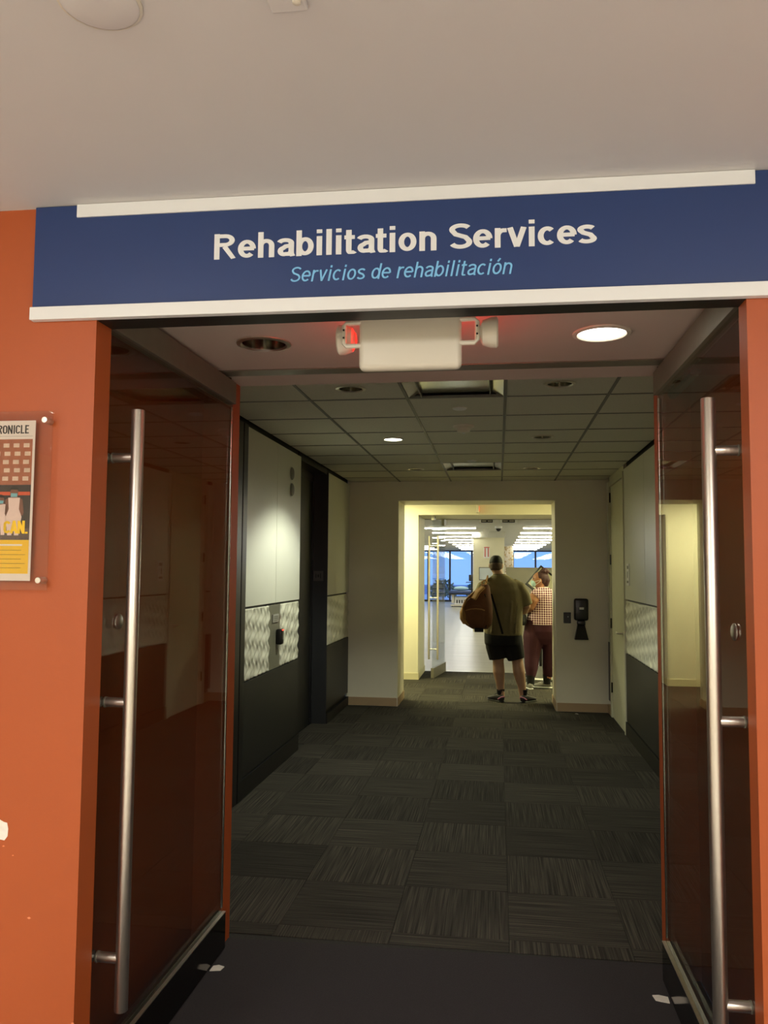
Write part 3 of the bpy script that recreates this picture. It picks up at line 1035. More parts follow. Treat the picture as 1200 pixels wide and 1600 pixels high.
# ---- end wall with the square opening
XO0, XO1, ZO = -1.176, .655, 2.423
struct(boxo('wall_back', CREAM, -1.798, XO0, YE, 10.28, 0, 2.66))
struct(boxo('wall_back', CREAM, XO1, 1.27, YE, 10.28, 0, 2.66))
struct(boxo('wall_back_header', CREAM, XO0, XO1, YE, 10.28, ZO, 2.66))
struct(boxo('wall_back_upper', CREAM, -4.2, 3.6, YE + .03, 10.28, 2.661, 2.90))
struct(boxo('baseboard_back', TAN, -1.76, XO0 - .008, YE - .010, YE, .003, .098))
struct(boxo('baseboard_back', TAN, XO1 + .008, 1.229, YE - .010, YE, .003, .098))
struct(boxo('baseboard_opening', TAN, XO0, XO0 + .009, YE - .010, 10.28, .005, .098))
struct(boxo('baseboard_opening', TAN, XO1 - .009, XO1, YE - .010, 10.28, .005, .098))

t = thing('soap_dispenser', 'black touch-free sanitizer dispenser with drip tray on end wall', 'dispenser', (.936, YE, 1.06))
B().box(-.078, .078, -.095, -.0003, -.02, .228, .022, 4).build('housing', BLKPL, t, True)
B().box(-.045, .045, -.080, -.012, -.075, -.02, .012, 2).build('nozzle_neck', BLKPL, t, True)
b = B()
b.hexa([(-.075, -.11, -.235), (.075, -.11, -.235), (.075, -.0003, -.235), (-.075, -.0003, -.235)], [(-.04, -.06, -.075), (.04, -.06, -.075), (.04, -.0003, -.075), (-.04, -.0003, -.075)])
b.build('drip_tray', BLKPL, t)
B().box(-.022, .028, -.0975, -.0952, .105, .13, .0005).build('label_window', SIGN_W, t)
t = thing('wall_switch', 'black square wall button plate next to the black dispenser', 'switch', (.785, YE, 1.065))
B().box(-.042, .042, -.012, -.0003, -.062, .062, .004).build('plate', BLKPL, t)
B().lathe((.008, -.0122, .012), [(.006, 0), (.006, -.002)], axis='Y', seg=10).build('indicator', SIGN_W, t)
scrap([(.85, 9.50), (.87, 9.505), (.885, 9.48), (.875, 9.468), (.862, 9.49)], .0046, 'tiny white crumb on the carpet below the black dispenser')

# ================================================================== CROSS PASSAGE
struct(boxo('ceiling', CEIL_L, -4.2, 3.6, 10.28, 13.08, 2.66, 2.76))
struct(boxo('wall_cross_left', CREAM, -4.3, -4.2, 10.28, 12.0, 0, 2.66))
struct(boxo('wall_cross_right', CREAM, 3.6, 3.7, 10.28, 12.0, 0, 2.66))
struct(boxo('wall_cross_near', CREAM, -4.2, -1.798, 10.18, 10.28, 0, 2.66))
struct(boxo('wall_cross_near', CREAM, 1.27, 3.6, 10.18, 10.28, 0, 2.66))
X20, X21, Z2 = -1.167, .95, 2.414
struct(boxo('wall_cross_far', CREAM, -4.2, X20, 12.0, 13.05, 0, 2.66))
struct(boxo('wall_cross_far', CREAM, X21, 3.6, 12.0, 13.05, 0, 2.66))
struct(boxo('wall_cross_header', CREAM, X20, X21, 12.0, 13.05, Z2, 2.66))
struct(boxo('baseboard_cross', BASE_W, -4.2, X20 - .001, 11.988, 12.0, .005, .10))
struct(boxo('baseboard_cross', BASE_W, X20, X20 + .012, 11.988, 13.05, .005, .10))
struct(boxo('baseboard_cross', BASE_W, X21 + .001, 3.6, 11.988, 12.0, .005, .10))
for lx, wh in ((-1.9, 'over the side of the cross passage away from the woman'), (2.2, 'over the woman side of the cross passage')):
    t = thing('linear_ceiling_light', 'yellowish linear ceiling lamp ' + wh, 'light', (lx, 11.15, 2.66))
    B().box(-.62, .62, -.17, .17, -.025, -.0005, .003).build('frame', PLASTIC, t)
    B().box(-.60, .60, -.15, .15, -.031, -.026).build('diffuser', XLENS, t)
t = thing('exit_sign', 'small exit sign glowing red on one side above the far glass door', 'exit sign', (-.293, 11.93, 2.49))
B().box(-.02, .02, -.06, .06, -.055, .048, .006).build('housing', PLASTIC, t)
B().box(.0203, .024, -.055, .055, -.03, .044).build('red_face', mat('exit_pink', (226, 120, 96), .4, var=0, emit=(255, 110, 80), estr=.8), t)
B().box(-.01, .01, .0, .0698, .049, .065).build('mounting_arm', PLASTIC, t)

# far glass door, ajar
d5 = sgroup('door_5', (-.842, 13.02, 0))
d5['label'] = 'clear glass door ajar in the bright passage with ladder pull handles on both faces'
L5 = .885
ang5 = math.atan2(.124, .88)
d5.rotation_euler = (0, 0, -ang5)          # leaf runs towards -Y
B().box(-.006, .006, -L5, 0, .13, 2.36).build('glass_pane', PANE, d5)
B().box(-.022, .022, -L5 - .002, 0, .012, .158, .002).build('bottom_rail', RAIL, d5)
B().box(-.022, .022, -L5 - .002, -L5 + .11, 2.345, 2.405, .002).build('top_patch', RAIL, d5)
B().box(-.022, .022, -.16, 0, 2.30, 2.405, .002).build('top_patch', RAIL, d5)
for s in (-1, 1):
    ho = B().lathe((s * .066, -L5 + .06, 0), [(.001, .28), (.0165, .28), (.0165, 2.11), (.001, 2.11)], seg=14).build('pull_handle', STEEL, d5, True)
    for z in (1.963, 1.188, .43):
        B().lathe((0, -L5 + .06, z), [(.010, s * .006), (.010, s * .066)], axis='X', seg=10).build('standoff', STEEL, ho, True)
struct(boxo('trim_2', RAIL, X20, X21, 13.03, 13.08, 2.405, Z2 - .0005))

# ================================================================== GYM
YG, ZG = 42.0, 2.62
gf = struct(boxo('floor', GYMF, -9, 9, 13.08, YG + .1, -.12, .002))
struct(boxo('ceiling', GYMC, -9, 9, 13.08, YG + .2, ZG, ZG + .15))
struct(boxo('wall_gym_left', GYMW, -9.1, -9, 13.05, YG + .2, 0, ZG))
struct(boxo('wall_gym_right', GYMW, 9, 9.1, 13.05, YG + .2, 0, ZG))
struct(boxo('wall_gym_near', GYMW, -9, X20 - .02, 13.05, 13.08, 0, 2.76))
struct(boxo('wall_gym_near', GYMW, X21 + .02, 9, 13.05, 13.08, 0, 2.76))
struct(boxo('wall_gym_near_header', GYMW, X20 - .02, X21 + .02, 13.05, 13.08, Z2, 2.76))
struct(boxo('baseboard_gym', BLACK_M, -9, 9, YG - .06, YG, .002, .09))
mx = [-9.0, -8.05, -6.93, -5.81, -4.69, -3.57, -2.45, -1.33, -.29, .75, 1.87, 2.99, 4.11, 5.23, 6.35, 7.47, 9.0]
for k in range(len(mx) - 1):
    wnd = sgroup('window_%d' % (k + 1), (mx[k], YG, 0))
    wd = mx[k + 1] - mx[k]
    B().box(.045, wd - .045, .03, .042, .09, ZG - .03).build('pane', PANE, wnd)
    B().box(-.045, .0445, -.02, .09, .09, ZG).build('mullion', MULL, wnd)
    B().box(.0455, wd - .0455, -.02, .09, ZG - .06, ZG - .001).build('head_frame', MULL, wnd)

# linear tubes, one fixture each
rowY = [19.1 + 2.44 * k for k in range(-2, 9)]
colX = [(-6.32, -5.12), (-4.02, -2.82), (-1.72, -.52), (.58, 1.78), (2.88, 4.08), (5.18, 6.38)]
fx = None
for r, y in enumerate(rowY):
    for c, (a, e) in enumerate(colX):
        if r < 2 and c in (2, 3):  # nearest two rows: unseen outer fixtures only, added to light the partition
            continue
        nth = ('first', 'second', 'third', 'fourth', 'fifth', 'sixth', 'seventh', 'eighth', 'ninth', 'tenth', 'eleventh')
        side = 'curtain' if a > 0 else 'treatment table'
        pos = nth[(c - 3) if a > 0 else (2 - c)]
        lab = 'tube light, %s row from window wall, %s from column, %s side' % (nth[len(rowY) - 1 - r], pos, side)
        t = thing('tube_light', lab, 'light', ((a + e) / 2, y, ZG), 0, 'tube lights in rows on the gym ceiling')
        if fx is None:
            ln = (e - a) / 2
            p1 = B().box(-ln - .02, ln + .02, -.075, .075, -.03, -.0005, .004).build('housing', PLASTIC, t)
            p2 = B().box(-ln, ln, -.062, .062, -.052, -.0305, .008).build('diffuser', TUBE, t)
            fx = (p1, p2)
        else:
            for p in fx:
                q = p.copy()
                COL.objects.link(q)
                q.parent = t

# column with its notices
t = thing('support_column', 'broad cream column standing in the bright room behind the man', 'column', (-.247, 21.6, 0))
B().box(-.409, .409, 0, .8, .002, ZG - .001).build('shaft', GYMW, t)
B().box(-.414, .414, -.012, .0, .002, .10).build('skirting', BASE_W, t)
B().box(-.43, .43, -.03, .82, ZG - .16, ZG - .0015).build('collar', GYMC, t)
t = thing('fire_sign', 'small red-striped white notice high on the cream column', 'sign', (-.2975, 21.595, 2.077))
B().box(-.075, .075, -.004, .0045, -.15, .15).build('plate', SIGN_W, t)
RED = mat('sign_red', (206, 96, 70), .5, var=0)
for s in (-1, 1):
    B().box(s * .042 - .014, s * .042 + .014, -.006, -.0042, -.12, .11).build('red_bar', RED, t)
B().box(-.07, .07, -.006, -.0042, .115, .142).build('red_band', RED, t)
t = thing('notice_board', 'pale framed board on the cream column beside the man', 'board', (-.298, 21.595, 1.516))
B().box(-.19, .19, -.012, .0045, -.155, .155).build('panel', mat('board_pale', (206, 214, 212), .4, var=.03), t)
for (a0, a1, c0, c1) in ((-.2, .2, .150, .17), (-.2, .2, -.17, -.150), (-.2, -.185, -.15, .15), (.185, .2, -.15, .15)):
    B().box(a0, a1, -.018, .0045, c0, c1).build('frame_strip', GRID, t)

# half-height partition and curtain behind the woman
struct(boxo('wall_partition', GYMW, .17, 4.0, 18.0, 18.12, .002, 1.655))
struct(boxo('trim_3', BASE_W, .16, 4.0, 17.985, 18.135, 1.655, 1.672))
CURT = print_mat('curtain_print', (196, 168, 96), (232, 224, 204), 'voronoi')
b = B()
n = 40
rr = []
for z in (1.0, ZG - .03):
    rr.append([(.20 + .42 * i / n, 34 + .035 * math.sin(i * 1.3), z) for i in range(n + 1)] + [(.20 + .42 * i / n, 34.02 + .035 * math.sin(i * 1.3), z) for i in range(n, -1, -1)])
b.loft(rr)
cu = tag(b.build('privacy_curtain', CURT), 'patterned cream privacy curtain hanging beside the blue windows', 'curtain')
B().box(.15, .70, 33.99, 34.03, ZG - .03, ZG - .001).build('curtain_track', PLASTIC, cu)

# ceiling fittings inside the gym
for k, (xa, xb) in enumerate(((-.335, -.105), (.083, .33))):
    t = thing('air_grille', ('black slotted ceiling grille on the column side of the dome camera' if k == 0 else 'black slotted ceiling grille on the curtain side of the dome camera'), 'vent', ((xa + xb) / 2, 16.4, ZG))
    w2 = (xb - xa) / 2
    B().box(-w2 - .05, w2 + .05, -.02, .03, -.075, -.0005, .002).build('frame', SIGN_W, t)
    B().box(-w2, w2, -.026, -.0203, -.066, -.008).build('grille', BLKPL, t)
    for s in (-1, 1):
        B().box(s * w2 * .5 - w2 * .36, s * w2 * .5 + w2 * .36, -.029, -.0262, -.042, -.030).build('louvre', PLASTIC, t)
t = thing('dome_camera', 'white ceiling dome camera with black bubble in the bright room', 'camera', (.01, 19.0, ZG))
B().lathe((0, 0, 0), [(.085, -.0005), (.085, -.035), (.07, -.05)]).build('base', SIGN_W, t, True)
B().ball((0, 0, -.05), (.062, .062, .07), 16, 10).build('bubble', BLKPL, t, 'all')
t = thing('projector_mount', 'small pale wedge bracket on the ceiling in front of the column', 'bracket', (-.30, 20.2, ZG))
b = B()
b.hexa([(-.02, -.03, -.20), (.02, -.03, -.20), (.02, .03, -.20), (-.02, .03, -.20)], [(-.09, -.04, -.0005), (.09, -.04, -.0005), (.09, .04, -.0005), (-.09, .04, -.0005)])
b.build('wedge', GYMC, t)
B().box(-.03, .03, -.04, .04, -.215, -.2005).build('foot', PLASTIC, t)

# treatment table, left background
NAVY = mat('navy_vinyl', (58, 76, 120), .4, var=.03)
PALE = mat('pale_blue_pillow', (176, 212, 224), .7, var=.03)
t = thing('treatment_table', 'navy padded treatment table with white base in front of the blue window', 'treatment table', (-1.62, 36.6, .002))
B().box(-.50, .50, -.9, .9, .60, .70, .02).build('mattress', NAVY, t, True)
B().box(-.46, .46, -.86, .86, .54, .599).build('deck', BLACK_M, t)
B().box(-.42, -.30, -.5, .5, .16, .54).build('lift_leg', PLASTIC, t)
B().box(.30, .42, -.5, .5, .16, .54).build('lift_leg', PLASTIC, t)
B().box(-.28, .28, -.5, .5, .10, .44, .01).build('motor_cover', SIGN_W, t)
for k in range(4):
    B().box(-.20 + k * .11, -.15 + k * .11, -.505, -.5003, .16, .30).build('grille_slot', BLACK_M, t)
B().box(-.45, .45, -.55, .55, .03, .10, .01).build('base', PLASTIC, t)
for sx in (-1, 1):
    for sy in (-1, 1):
        B().lathe((sx * .38, sy * .5, .03), [(.03, -.02), (.03, .02)], axis='X', seg=12).build('castor', BLACK_M, t)
t = thing('pillow', 'pale blue pillow lying on the navy treatment table', 'pillow', (-1.62, 36.3, .702))
B().ball((0, 0, .10), (.33, .22, .10), 20, 10).build('cushion', PALE, t, 'all')
t = thing('exercise_bike', 'dark exercise bike standing beside the navy treatment table', 'exercise bike', (-1.10, 34.5, .002))
B().box(-.22, .22, -.06, .06, 0, .06, .01).build('front_foot', BLACK_M, t)
B().box(-.22, .22, .84, .96, 0, .06, .01).build('rear_foot', BLACK_M, t)
B().tube([(0, 0, .05), (0, .9, .05)], .03, 10).build('frame_beam', PLASTIC, t, True)
B().tube([(0, .15, .05), (0, -.02, .7), (0, -.05, 1.15)], .03, 10).build('front_post', BLACK_M, t, True)
B().tube([(0, .6, .05), (0, .72, .75)], .03, 10).build('seat_post', BLACK_M, t, True)
B().ball((0, .74, .8), (.13, .15, .05)).build('saddle', BLACK_M, t, 'all')
B().lathe((0, .25, .35), [(.22, -.05), (.24, -.03), (.24, .03), (.22, .05)], axis='X').build('flywheel_cover', PLASTIC, t, True)
B().box(-.12, .12, -.10, -.02, 1.15, 1.42, .02).build('console', BLACK_M, t, True)
B().tube([(-.24, .12, 1.08), (-.22, -.04, 1.1), (0, -.06, 1.1), (.22, -.04, 1.1), (.24, .12, 1.08)], .018, 10).build('handlebar', BLACK_M, t, True)

# outside the windows: paving, hedge and a building
struct(boxo('ground', mat('paving', (176, 186, 200), .8, var=.1), -30, 30, YG + .2, 75, -.2, -.05))
LEAF = mat('hedge_leaf', (84, 110, 96), .7, var=.3, scale=14)
hb = None
for k in range(10):
    x = -9 + k * 2.0
    o = thing('hedge_shrub', 'low green shrub planted outside the blue windows', 'shrub', (x, 45.5 + random.uniform(-.5, .5), -.05), random.uniform(0, 6), 'shrubs outside the gym windows')
    if hb is None:
        b = B()
        rnd = random.Random(3)
        for q in range(420):
            th, ph = rnd.uniform(0, 2 * math.pi), math.acos(rnd.uniform(-.3, 1))
            c = Vector((.75 * math.sin(ph) * math.cos(th), .75 * math.sin(ph) * math.sin(th), .45 + .75 * math.cos(ph)))
            c *= rnd.uniform(.75, 1.0)
            u = Vector((rnd.uniform(-1, 1), rnd.uniform(-1, 1), rnd.uniform(-1, 1))).normalized() * .11
            vv = u.cross(Vector((rnd.uniform(-1, 1), rnd.uniform(-1, 1), .3))).normalized() * .05
            b.face([c - u, c + vv, c + u, c - vv])
        lf = b.build('foliage', LEAF, o)
        st = B().tube([(0, 0, 0), (.02, 0, .3), (0, .03, .7)], [.04, .03, .015], 8).build('stem', mat('bark', (70, 56, 44), .9, var=.1), o)
        hb = (lf, st)
    else:
        for p in hb:
            q = p.copy()
            COL.objects.link(q)
            q.parent = o
t = thing('garden_wall', 'low blue-grey garden wall outside behind the shrubs at dusk', 'wall', (0, 56, -.05))
B().box(-26, 26, 0, .3, 0, .55).build('wall_body', mat('dusk_wall', (150, 170, 205), .8, var=.05), t)
B().box(-26.2, 26.2, -.08, .38, .55, .65).build('coping', mat('coping', (170, 186, 214), .8, var=.03), t)

# ================================================================== PEOPLE
def melt(name, m, parent, prims, voxel=.010, smooth=6):
    """overlapping lofts grown into one continuous skin"""
    b = B()
    for p in prims:
        if p[0] == 'tube':
            b.tube(p[1], p[2], p[3] if len(p) > 3 else 16, ref=p[4] if len(p) > 4 else None)
        elif p[0] == 'ball':
            b.ball(p[1], p[2])
        else:                                   # stack of ellipses (x, y, z, rx, ry)
            b.loft([[(x + rx * math.cos(2 * math.pi * k / 28), y + ry * math.sin(2 * math.pi * k / 28), z) for k in range(28)] for x, y, z, rx, ry in p[1]])
    o = b.build(name, m)
    r = o.modifiers.new('r', 'REMESH')
    r.mode = 'VOXEL'
    r.voxel_size = voxel
    s = o.modifiers.new('s', 'SMOOTH')
    s.iterations = smooth
    s.factor = .5
    bpy.context.view_layer.update()
    me = bpy.data.meshes.new_from_object(o.evaluated_get(bpy.context.evaluated_depsgraph_get()))
    old = o.data
    o.modifiers.clear()
    o.data = me
    me.name = name
    bpy.data.meshes.remove(old)
    for p in me.polygons:
        p.use_smooth = True
    o.parent = parent
    return o


def hand(w, d, up, s=1.0, thumb=1):
    """palm with four unequal bent fingers and a thumb; w wrist, d pointing, up = back of the hand"""
    w, d, up = Vector(w), Vector(d).normalized(), Vector(up).normalized()
    sd = d.cross(up).normalized()
    pr = [('tube', [w - d * .01, w + d * .04 * s, w + d * .085 * s], [(.026 * s, .018 * s), (.038 * s, .016 * s), (.040 * s, .013 * s)], 12, tuple(up))]
    for k, (ln, off) in enumerate(((.066, -.029), (.078, -.010), (.072, .010), (.055, .028))):
        a = w + d * .08 * s + sd * off * s
        m1 = a + d * ln * .5 * s - up * .008 * s
        e = a + d * ln * .85 * s - up * .032 * s
        pr.append(('tube', [a, m1, e], [.0088 * s, .0082 * s, .0068 * s], 8))
    a = w + d * .025 * s - sd * .028 * thumb * s
    pr.append(('tube', [a, a + d * .03 * s - sd * .026 * thumb * s, a + d * .062 * s - sd * .030 * thumb * s - up * .01], [.012 * s, .0105 * s, .008 * s], 8))
    return pr


def shoe(parent, heel, ang, L, upper, sole, accent=None, wd=.048):
    """heel at local point, ang from +Y (positive = to +X)"""
    dx, dy = math.sin(ang), math.cos(ang)
    H = Vector((heel[0], heel[1], 0))
    D, S = Vector((dx, dy, 0)), Vector((dy, -dx, 0))

    def ring(t, w, z0, z1, n=16):
        c = H + D * t
        out = []
        for k in range(n):
            a = 2 * math.pi * k / n
            ca, sa = math.cos(a), math.sin(a)
            z = (z0 + z1) / 2 + (z1 - z0) / 2 * sa
            out.append(c + S * w * math.copysign(abs(ca) ** .7, ca) + Vector((0, 0, z)))
        return out
    prof = [(0.0, .018, .014, .06), (.012, .032, .010, .088), (.05, .036, .010, .098), (.095, .038, .010, .100), (.14, .042, .010, .080), (.19, wd, .010, .062), (.235, wd * .92, .010, .050), (L - .015, wd * .80, .012, .042), (L, wd * .48, .016, .032)]
    u = B().loft([ring(*p) for p in prof]).build('shoe', upper, parent, 'all')
    sp = [(-.004, .02, 0, .016), (.012, .036, 0, .020), (.06, .040, 0, .020), (.12, .041, 0, .018), (.19, wd + .004, 0, .018), (.24, wd * .97, 0, .018), (L - .010, wd * .84, .002, .020), (L + .006, wd * .50, .006, .02)]
    B().loft([ring(*p) for p in sp]).build('sole', sole, u, 'all')
    if accent:
        pts = []
        for k in range(9):
            a = math.pi * k / 8
            c = H + D * (.045 - .050 * math.sin(a)) + S * (.041 * math.cos(a)) + Vector((0, 0, .035 + .035 * math.sin(a)))
            pts.append(c)
        B().tube(pts, .008, 8).build('accent_band', accent, u, 'all')
    for k in range(4):
        c = H + D * (.115 + .022 * k) + Vector((0, 0, .094 - .0105 * k))
        B().tube([c - S * .022, c + Vector((0, 0, .006)), c + S * .022], .0035, 6).build('lace', BLKPL if accent else SIGN_W, u)
    return u


SKIN_M = mat('light_skin', (176, 138, 112), .55, var=.04, scale=20)
SKIN_W = mat('brown_skin', (158, 108, 78), .5, var=.04, scale=20)
OLIVE = mat('olive_tshirt', (124, 114, 82), .9, var=.06, scale=14, bump=.25, bscale=16)
BLKCL = mat('black_cloth', (16, 16, 18), .85, var=.1, bump=.2, bscale=14)
HAIR = mat('dark_hair', (26, 22, 20), .7, var=.2, scale=90)
FADE = mat('short_hair_fade', (86, 68, 54), .8, var=.2, scale=120)
RUST = mat('rust_canvas', (112, 70, 42), .8, var=.12, scale=12, bump=.3, bscale=10)
TANC = mat('tan_canvas', (174, 130, 72), .8, var=.08, scale=16)
PINK = mat('pink_accent', (206, 130, 160), .5, var=.03)
SHOE_D = mat('dark_shoe', (30, 26, 30), .6, var=.1)

MX, MY = .12, 10.20
man = thing('person', 'man in olive t-shirt and black shorts seen from behind with a backpack', 'person', (MX, MY, .0045))
pr = [('stack', [(-.065, 0, .86, .21, .15), (-.065, 0, 1.0, .215, .16), (-.07, 0, 1.2, .225, .16), (-.075, 0, 1.36, .235, .145), (-.085, 0, 1.46, .20, .11), (-.095, 0, 1.51, .10, .075)]),
      ('tube', [(-.10, 0, 1.47), (-.115, .005, 1.54), (-.14, .03, 1.62)], [.075, .063, .060]),
      ('ball', (-.146, .035, 1.665), (.077, .098, .112)), ('ball', (-.146, .08, 1.63), (.06, .06, .075)),
      ('ball', (-.146, .137, 1.645), (.014, .018, .02)),
      ('ball', (-.226, .03, 1.655), (.012, .022, .034)), ('ball', (-.066, .03, 1.655), (.012, .022, .034)),
      # legs
      ('tube', [(-.115, 0, .92), (-.125, .0, .70), (-.122, .005, .50), (-.115, -.018, .36), (-.098, -.01, .20), (-.088, 0, .06)], [.115, .10, .068, .073, .050, .043]),
      ('tube', [(.00, 0, .92), (.075, .0, .70), (.108, .005, .50), (.128, -.018, .36), (.160, -.01, .20), (.178, 0, .06)], [.115, .10, .068, .073, .050, .043]),
      # arms
      ('tube', [(.10, 0, 1.43), (.185, .015, 1.30), (.222, .045, 1.16), (.20, .16, 1.10), (.13, .28, 1.08)], [.055, .058, .054, .050, .032]),
      ('tube', [(-.27, 0, 1.43), (-.34, .02, 1.30), (-.37, .05, 1.16), (-.34, .17, 1.10), (-.25, .28, 1.08)], [.055, .058, .054, .050, .032])]
pr += hand((.13, .28, 1.08), (-.7, .7, 0), (0, .2, 1), 1.0, -1) + hand((-.25, .28, 1.08), (.7, .7, 0), (0, .2, 1), 1.0, 1)
melt('body', SKIN_M, man, pr, .009, 5)
pr = [('stack', [(-.058, 0, .805, .225, .175), (-.06, 0, .84, .232, .180), (-.065, 0, 1.0, .240, .185), (-.07, 0, 1.2, .252, .185), (-.078, 0, 1.36, .255, .165), (-.085, 0, 1.45, .225, .130), (-.095, 0, 1.515, .125, .092), (-.105, .003, 1.545, .085, .080)]),
      ('tube', [(.05, 0, 1.43), (.130, .005, 1.385), (.185, .015, 1.29), (.222, .035, 1.175)], [.080, .088, .084, .080]),
      ('tube', [(-.22, 0, 1.43), (-.30, .005, 1.385), (-.34, .015, 1.29), (-.365, .035, 1.175)], [.080, .088, .084, .080])]
# folds that hang from the shoulder blades
for k in range(5):
    x = -.20 + .07 * k
    pr.append(('tube', [(x, -.168, .84), (x + .012, -.178, 1.02), (x + .03, -.172, 1.22)], [.013, .012, .006], 8))
sh = melt('tshirt', OLIVE, man, pr, .011, 4)
B().loft([[(-.106 + r * math.cos(2 * math.pi * k / 24), .004 + r * .95 * math.sin(2 * math.pi * k / 24), z) for k in range(24)] for r, z in ((.082, 1.53), (.084, 1.545), (.080, 1.556))], cap=False).build('collar', OLIVE, sh, 'all')
pr = [('stack', [(-.063, 0, .70, .226, .175), (-.063, 0, .80, .230, .175), (-.063, 0, .93, .215, .16)]),
      ('tube', [(-.165, 0, .86), (-.150, 0, .66), (-.128, 0, .515)], [(.12, .13), (.118, .125), (.096, .105)]),
      ('tube', [(.03, 0, .86), (.062, 0, .66), (.098, 0, .515)], [(.12, .13), (.118, .125), (.094, .105)])]
melt('shorts', BLKCL, man, pr, .010, 3)
hr = B()
rings = []
for i in range(9):
    t = .5 * math.pi * i / 8
    z = 1.685 + .100 * math.sin(t)
    r = max(.02, math.cos(t)) ** .72
    rings.append([(-.146 + .0835 * r * math.cos(2 * math.pi * k / 24), .030 + .103 * r * math.sin(2 * math.pi * k / 24), z) for k in range(24)])
hr.loft(rings)
ho = hr.build('hair', HAIR, man, 'all')
B().loft([[(-.146 + rx * math.cos(2 * math.pi * k / 24), .028 + ry * math.sin(2 * math.pi * k / 24), z) for k in range(24)] for rx, ry, z in ((.066, .084, 1.60), (.076, .094, 1.63), (.080, .100, 1.665), (.082, .102, 1.692))]).build('shaved_side', FADE, ho, 'all')
for x, hx in ((-.094, 0), (.182, 0)):
    B().lathe((x, -.004, 0), [(.036, .06), (.044, .10), (.050, .155)], seg=16).build('sock', BLKCL, man, True)
shoe(man, (-.068, -.060), -.62, .285, SHOE_D, BLKPL, PINK)
shoe(man, (.158, -.060), .62, .285, SHOE_D, BLKPL, PINK)

# ---- his backpack
bp = thing('backpack', 'rust brown canvas backpack hanging from the shoulder of the man in olive', 'backpack', (MX - .37, MY - .315, .90))
pr = [('stack', [(.03, .03, .0, .09, .055), (.015, .01, .05, .155, .10), (.0, 0, .14, .185, .125), (-.005, 0, .24, .188, .130), (.01, .01, .34, .165, .115), (.045, .03, .43, .115, .09), (.085, .05, .50, .065, .06), (.10, .06, .535, .035, .035)])]
mb = melt('main_bag', RUST, bp, pr, .010, 6)
melt('side_pocket', TANC, bp, [('stack', [(-.12, -.02, .06, .05, .06), (-.145, -.01, .12, .062, .085), (-.15, -.005, .20, .060, .085), (-.135, 0, .27, .045, .06)])], .009, 4)
melt('top_flap', TANC, bp, [('tube', [(.07, -.03, .50), (.0, -.085, .44), (-.05, -.105, .36)], [(.05, .02), (.07, .022), (.075, .018)], 12)], .008, 4)
pr = [('stack', [(-.02, -.075, .05, .09, .05), (-.02, -.085, .12, .115, .065), (-.02, -.085, .22, .115, .065), (-.01, -.075, .29, .09, .05)])]
pk = melt('front_pocket', RUST, bp, pr, .010, 5)
B().tube([(-.135, -.105, .225), (-.07, -.15, .245), (-.01, -.158, .25), (.05, -.15, .245), (.09, -.12, .23)], .005, 8).build('zipper', TANC, pk, True)
B().tube([(-.10, -.10, .05), (-.16, -.075, .14), (-.165, -.085, .26), (-.12, -.075, .36), (-.03, -.06, .44), (.05, -.02, .505)], [(.02, .012)] * 6, 10).build('edge_piping', TANC, bp, 'all')
B().tube([(.10, -.06, .02), (.13, -.06, .16), (.12, -.07, .30), (.09, -.05, .42)], [(.012, .008)] * 4, 8).build('compression_strap', BLKCL, bp, True)
B().tube([(.08, .04, .48), (.10, .10, .545), (.115, .20, .605), (.12, .30, .615), (.12, .41, .59), (.11, .49, .49), (.10, .505, .32)], [(.032, .010)] * 7, 12, ref=(1, 0, 0)).build('shoulder_strap', TANC, bp, 'all')
B().tube([(.165, .02, .42), (.20, .075, .30), (.24, .10, .16), (.285, .105, .0), (.30, .105, -.06)], [(.016, .006)] * 5, 8).build('loose_strap', BLKCL, bp, True)
B().tube([(-.03, -.01, -.004), (.07, .0, -.004)], [(.07, .03), (.06, .03)], 12).build('base_patch', BLKCL, bp, 'all')
B().tube([(.06, .02, .52), (.055, .01, .565), (.095, .02, .585), (.12, .03, .555)], .008, 8).build('grab_loop', TANC, bp, True)

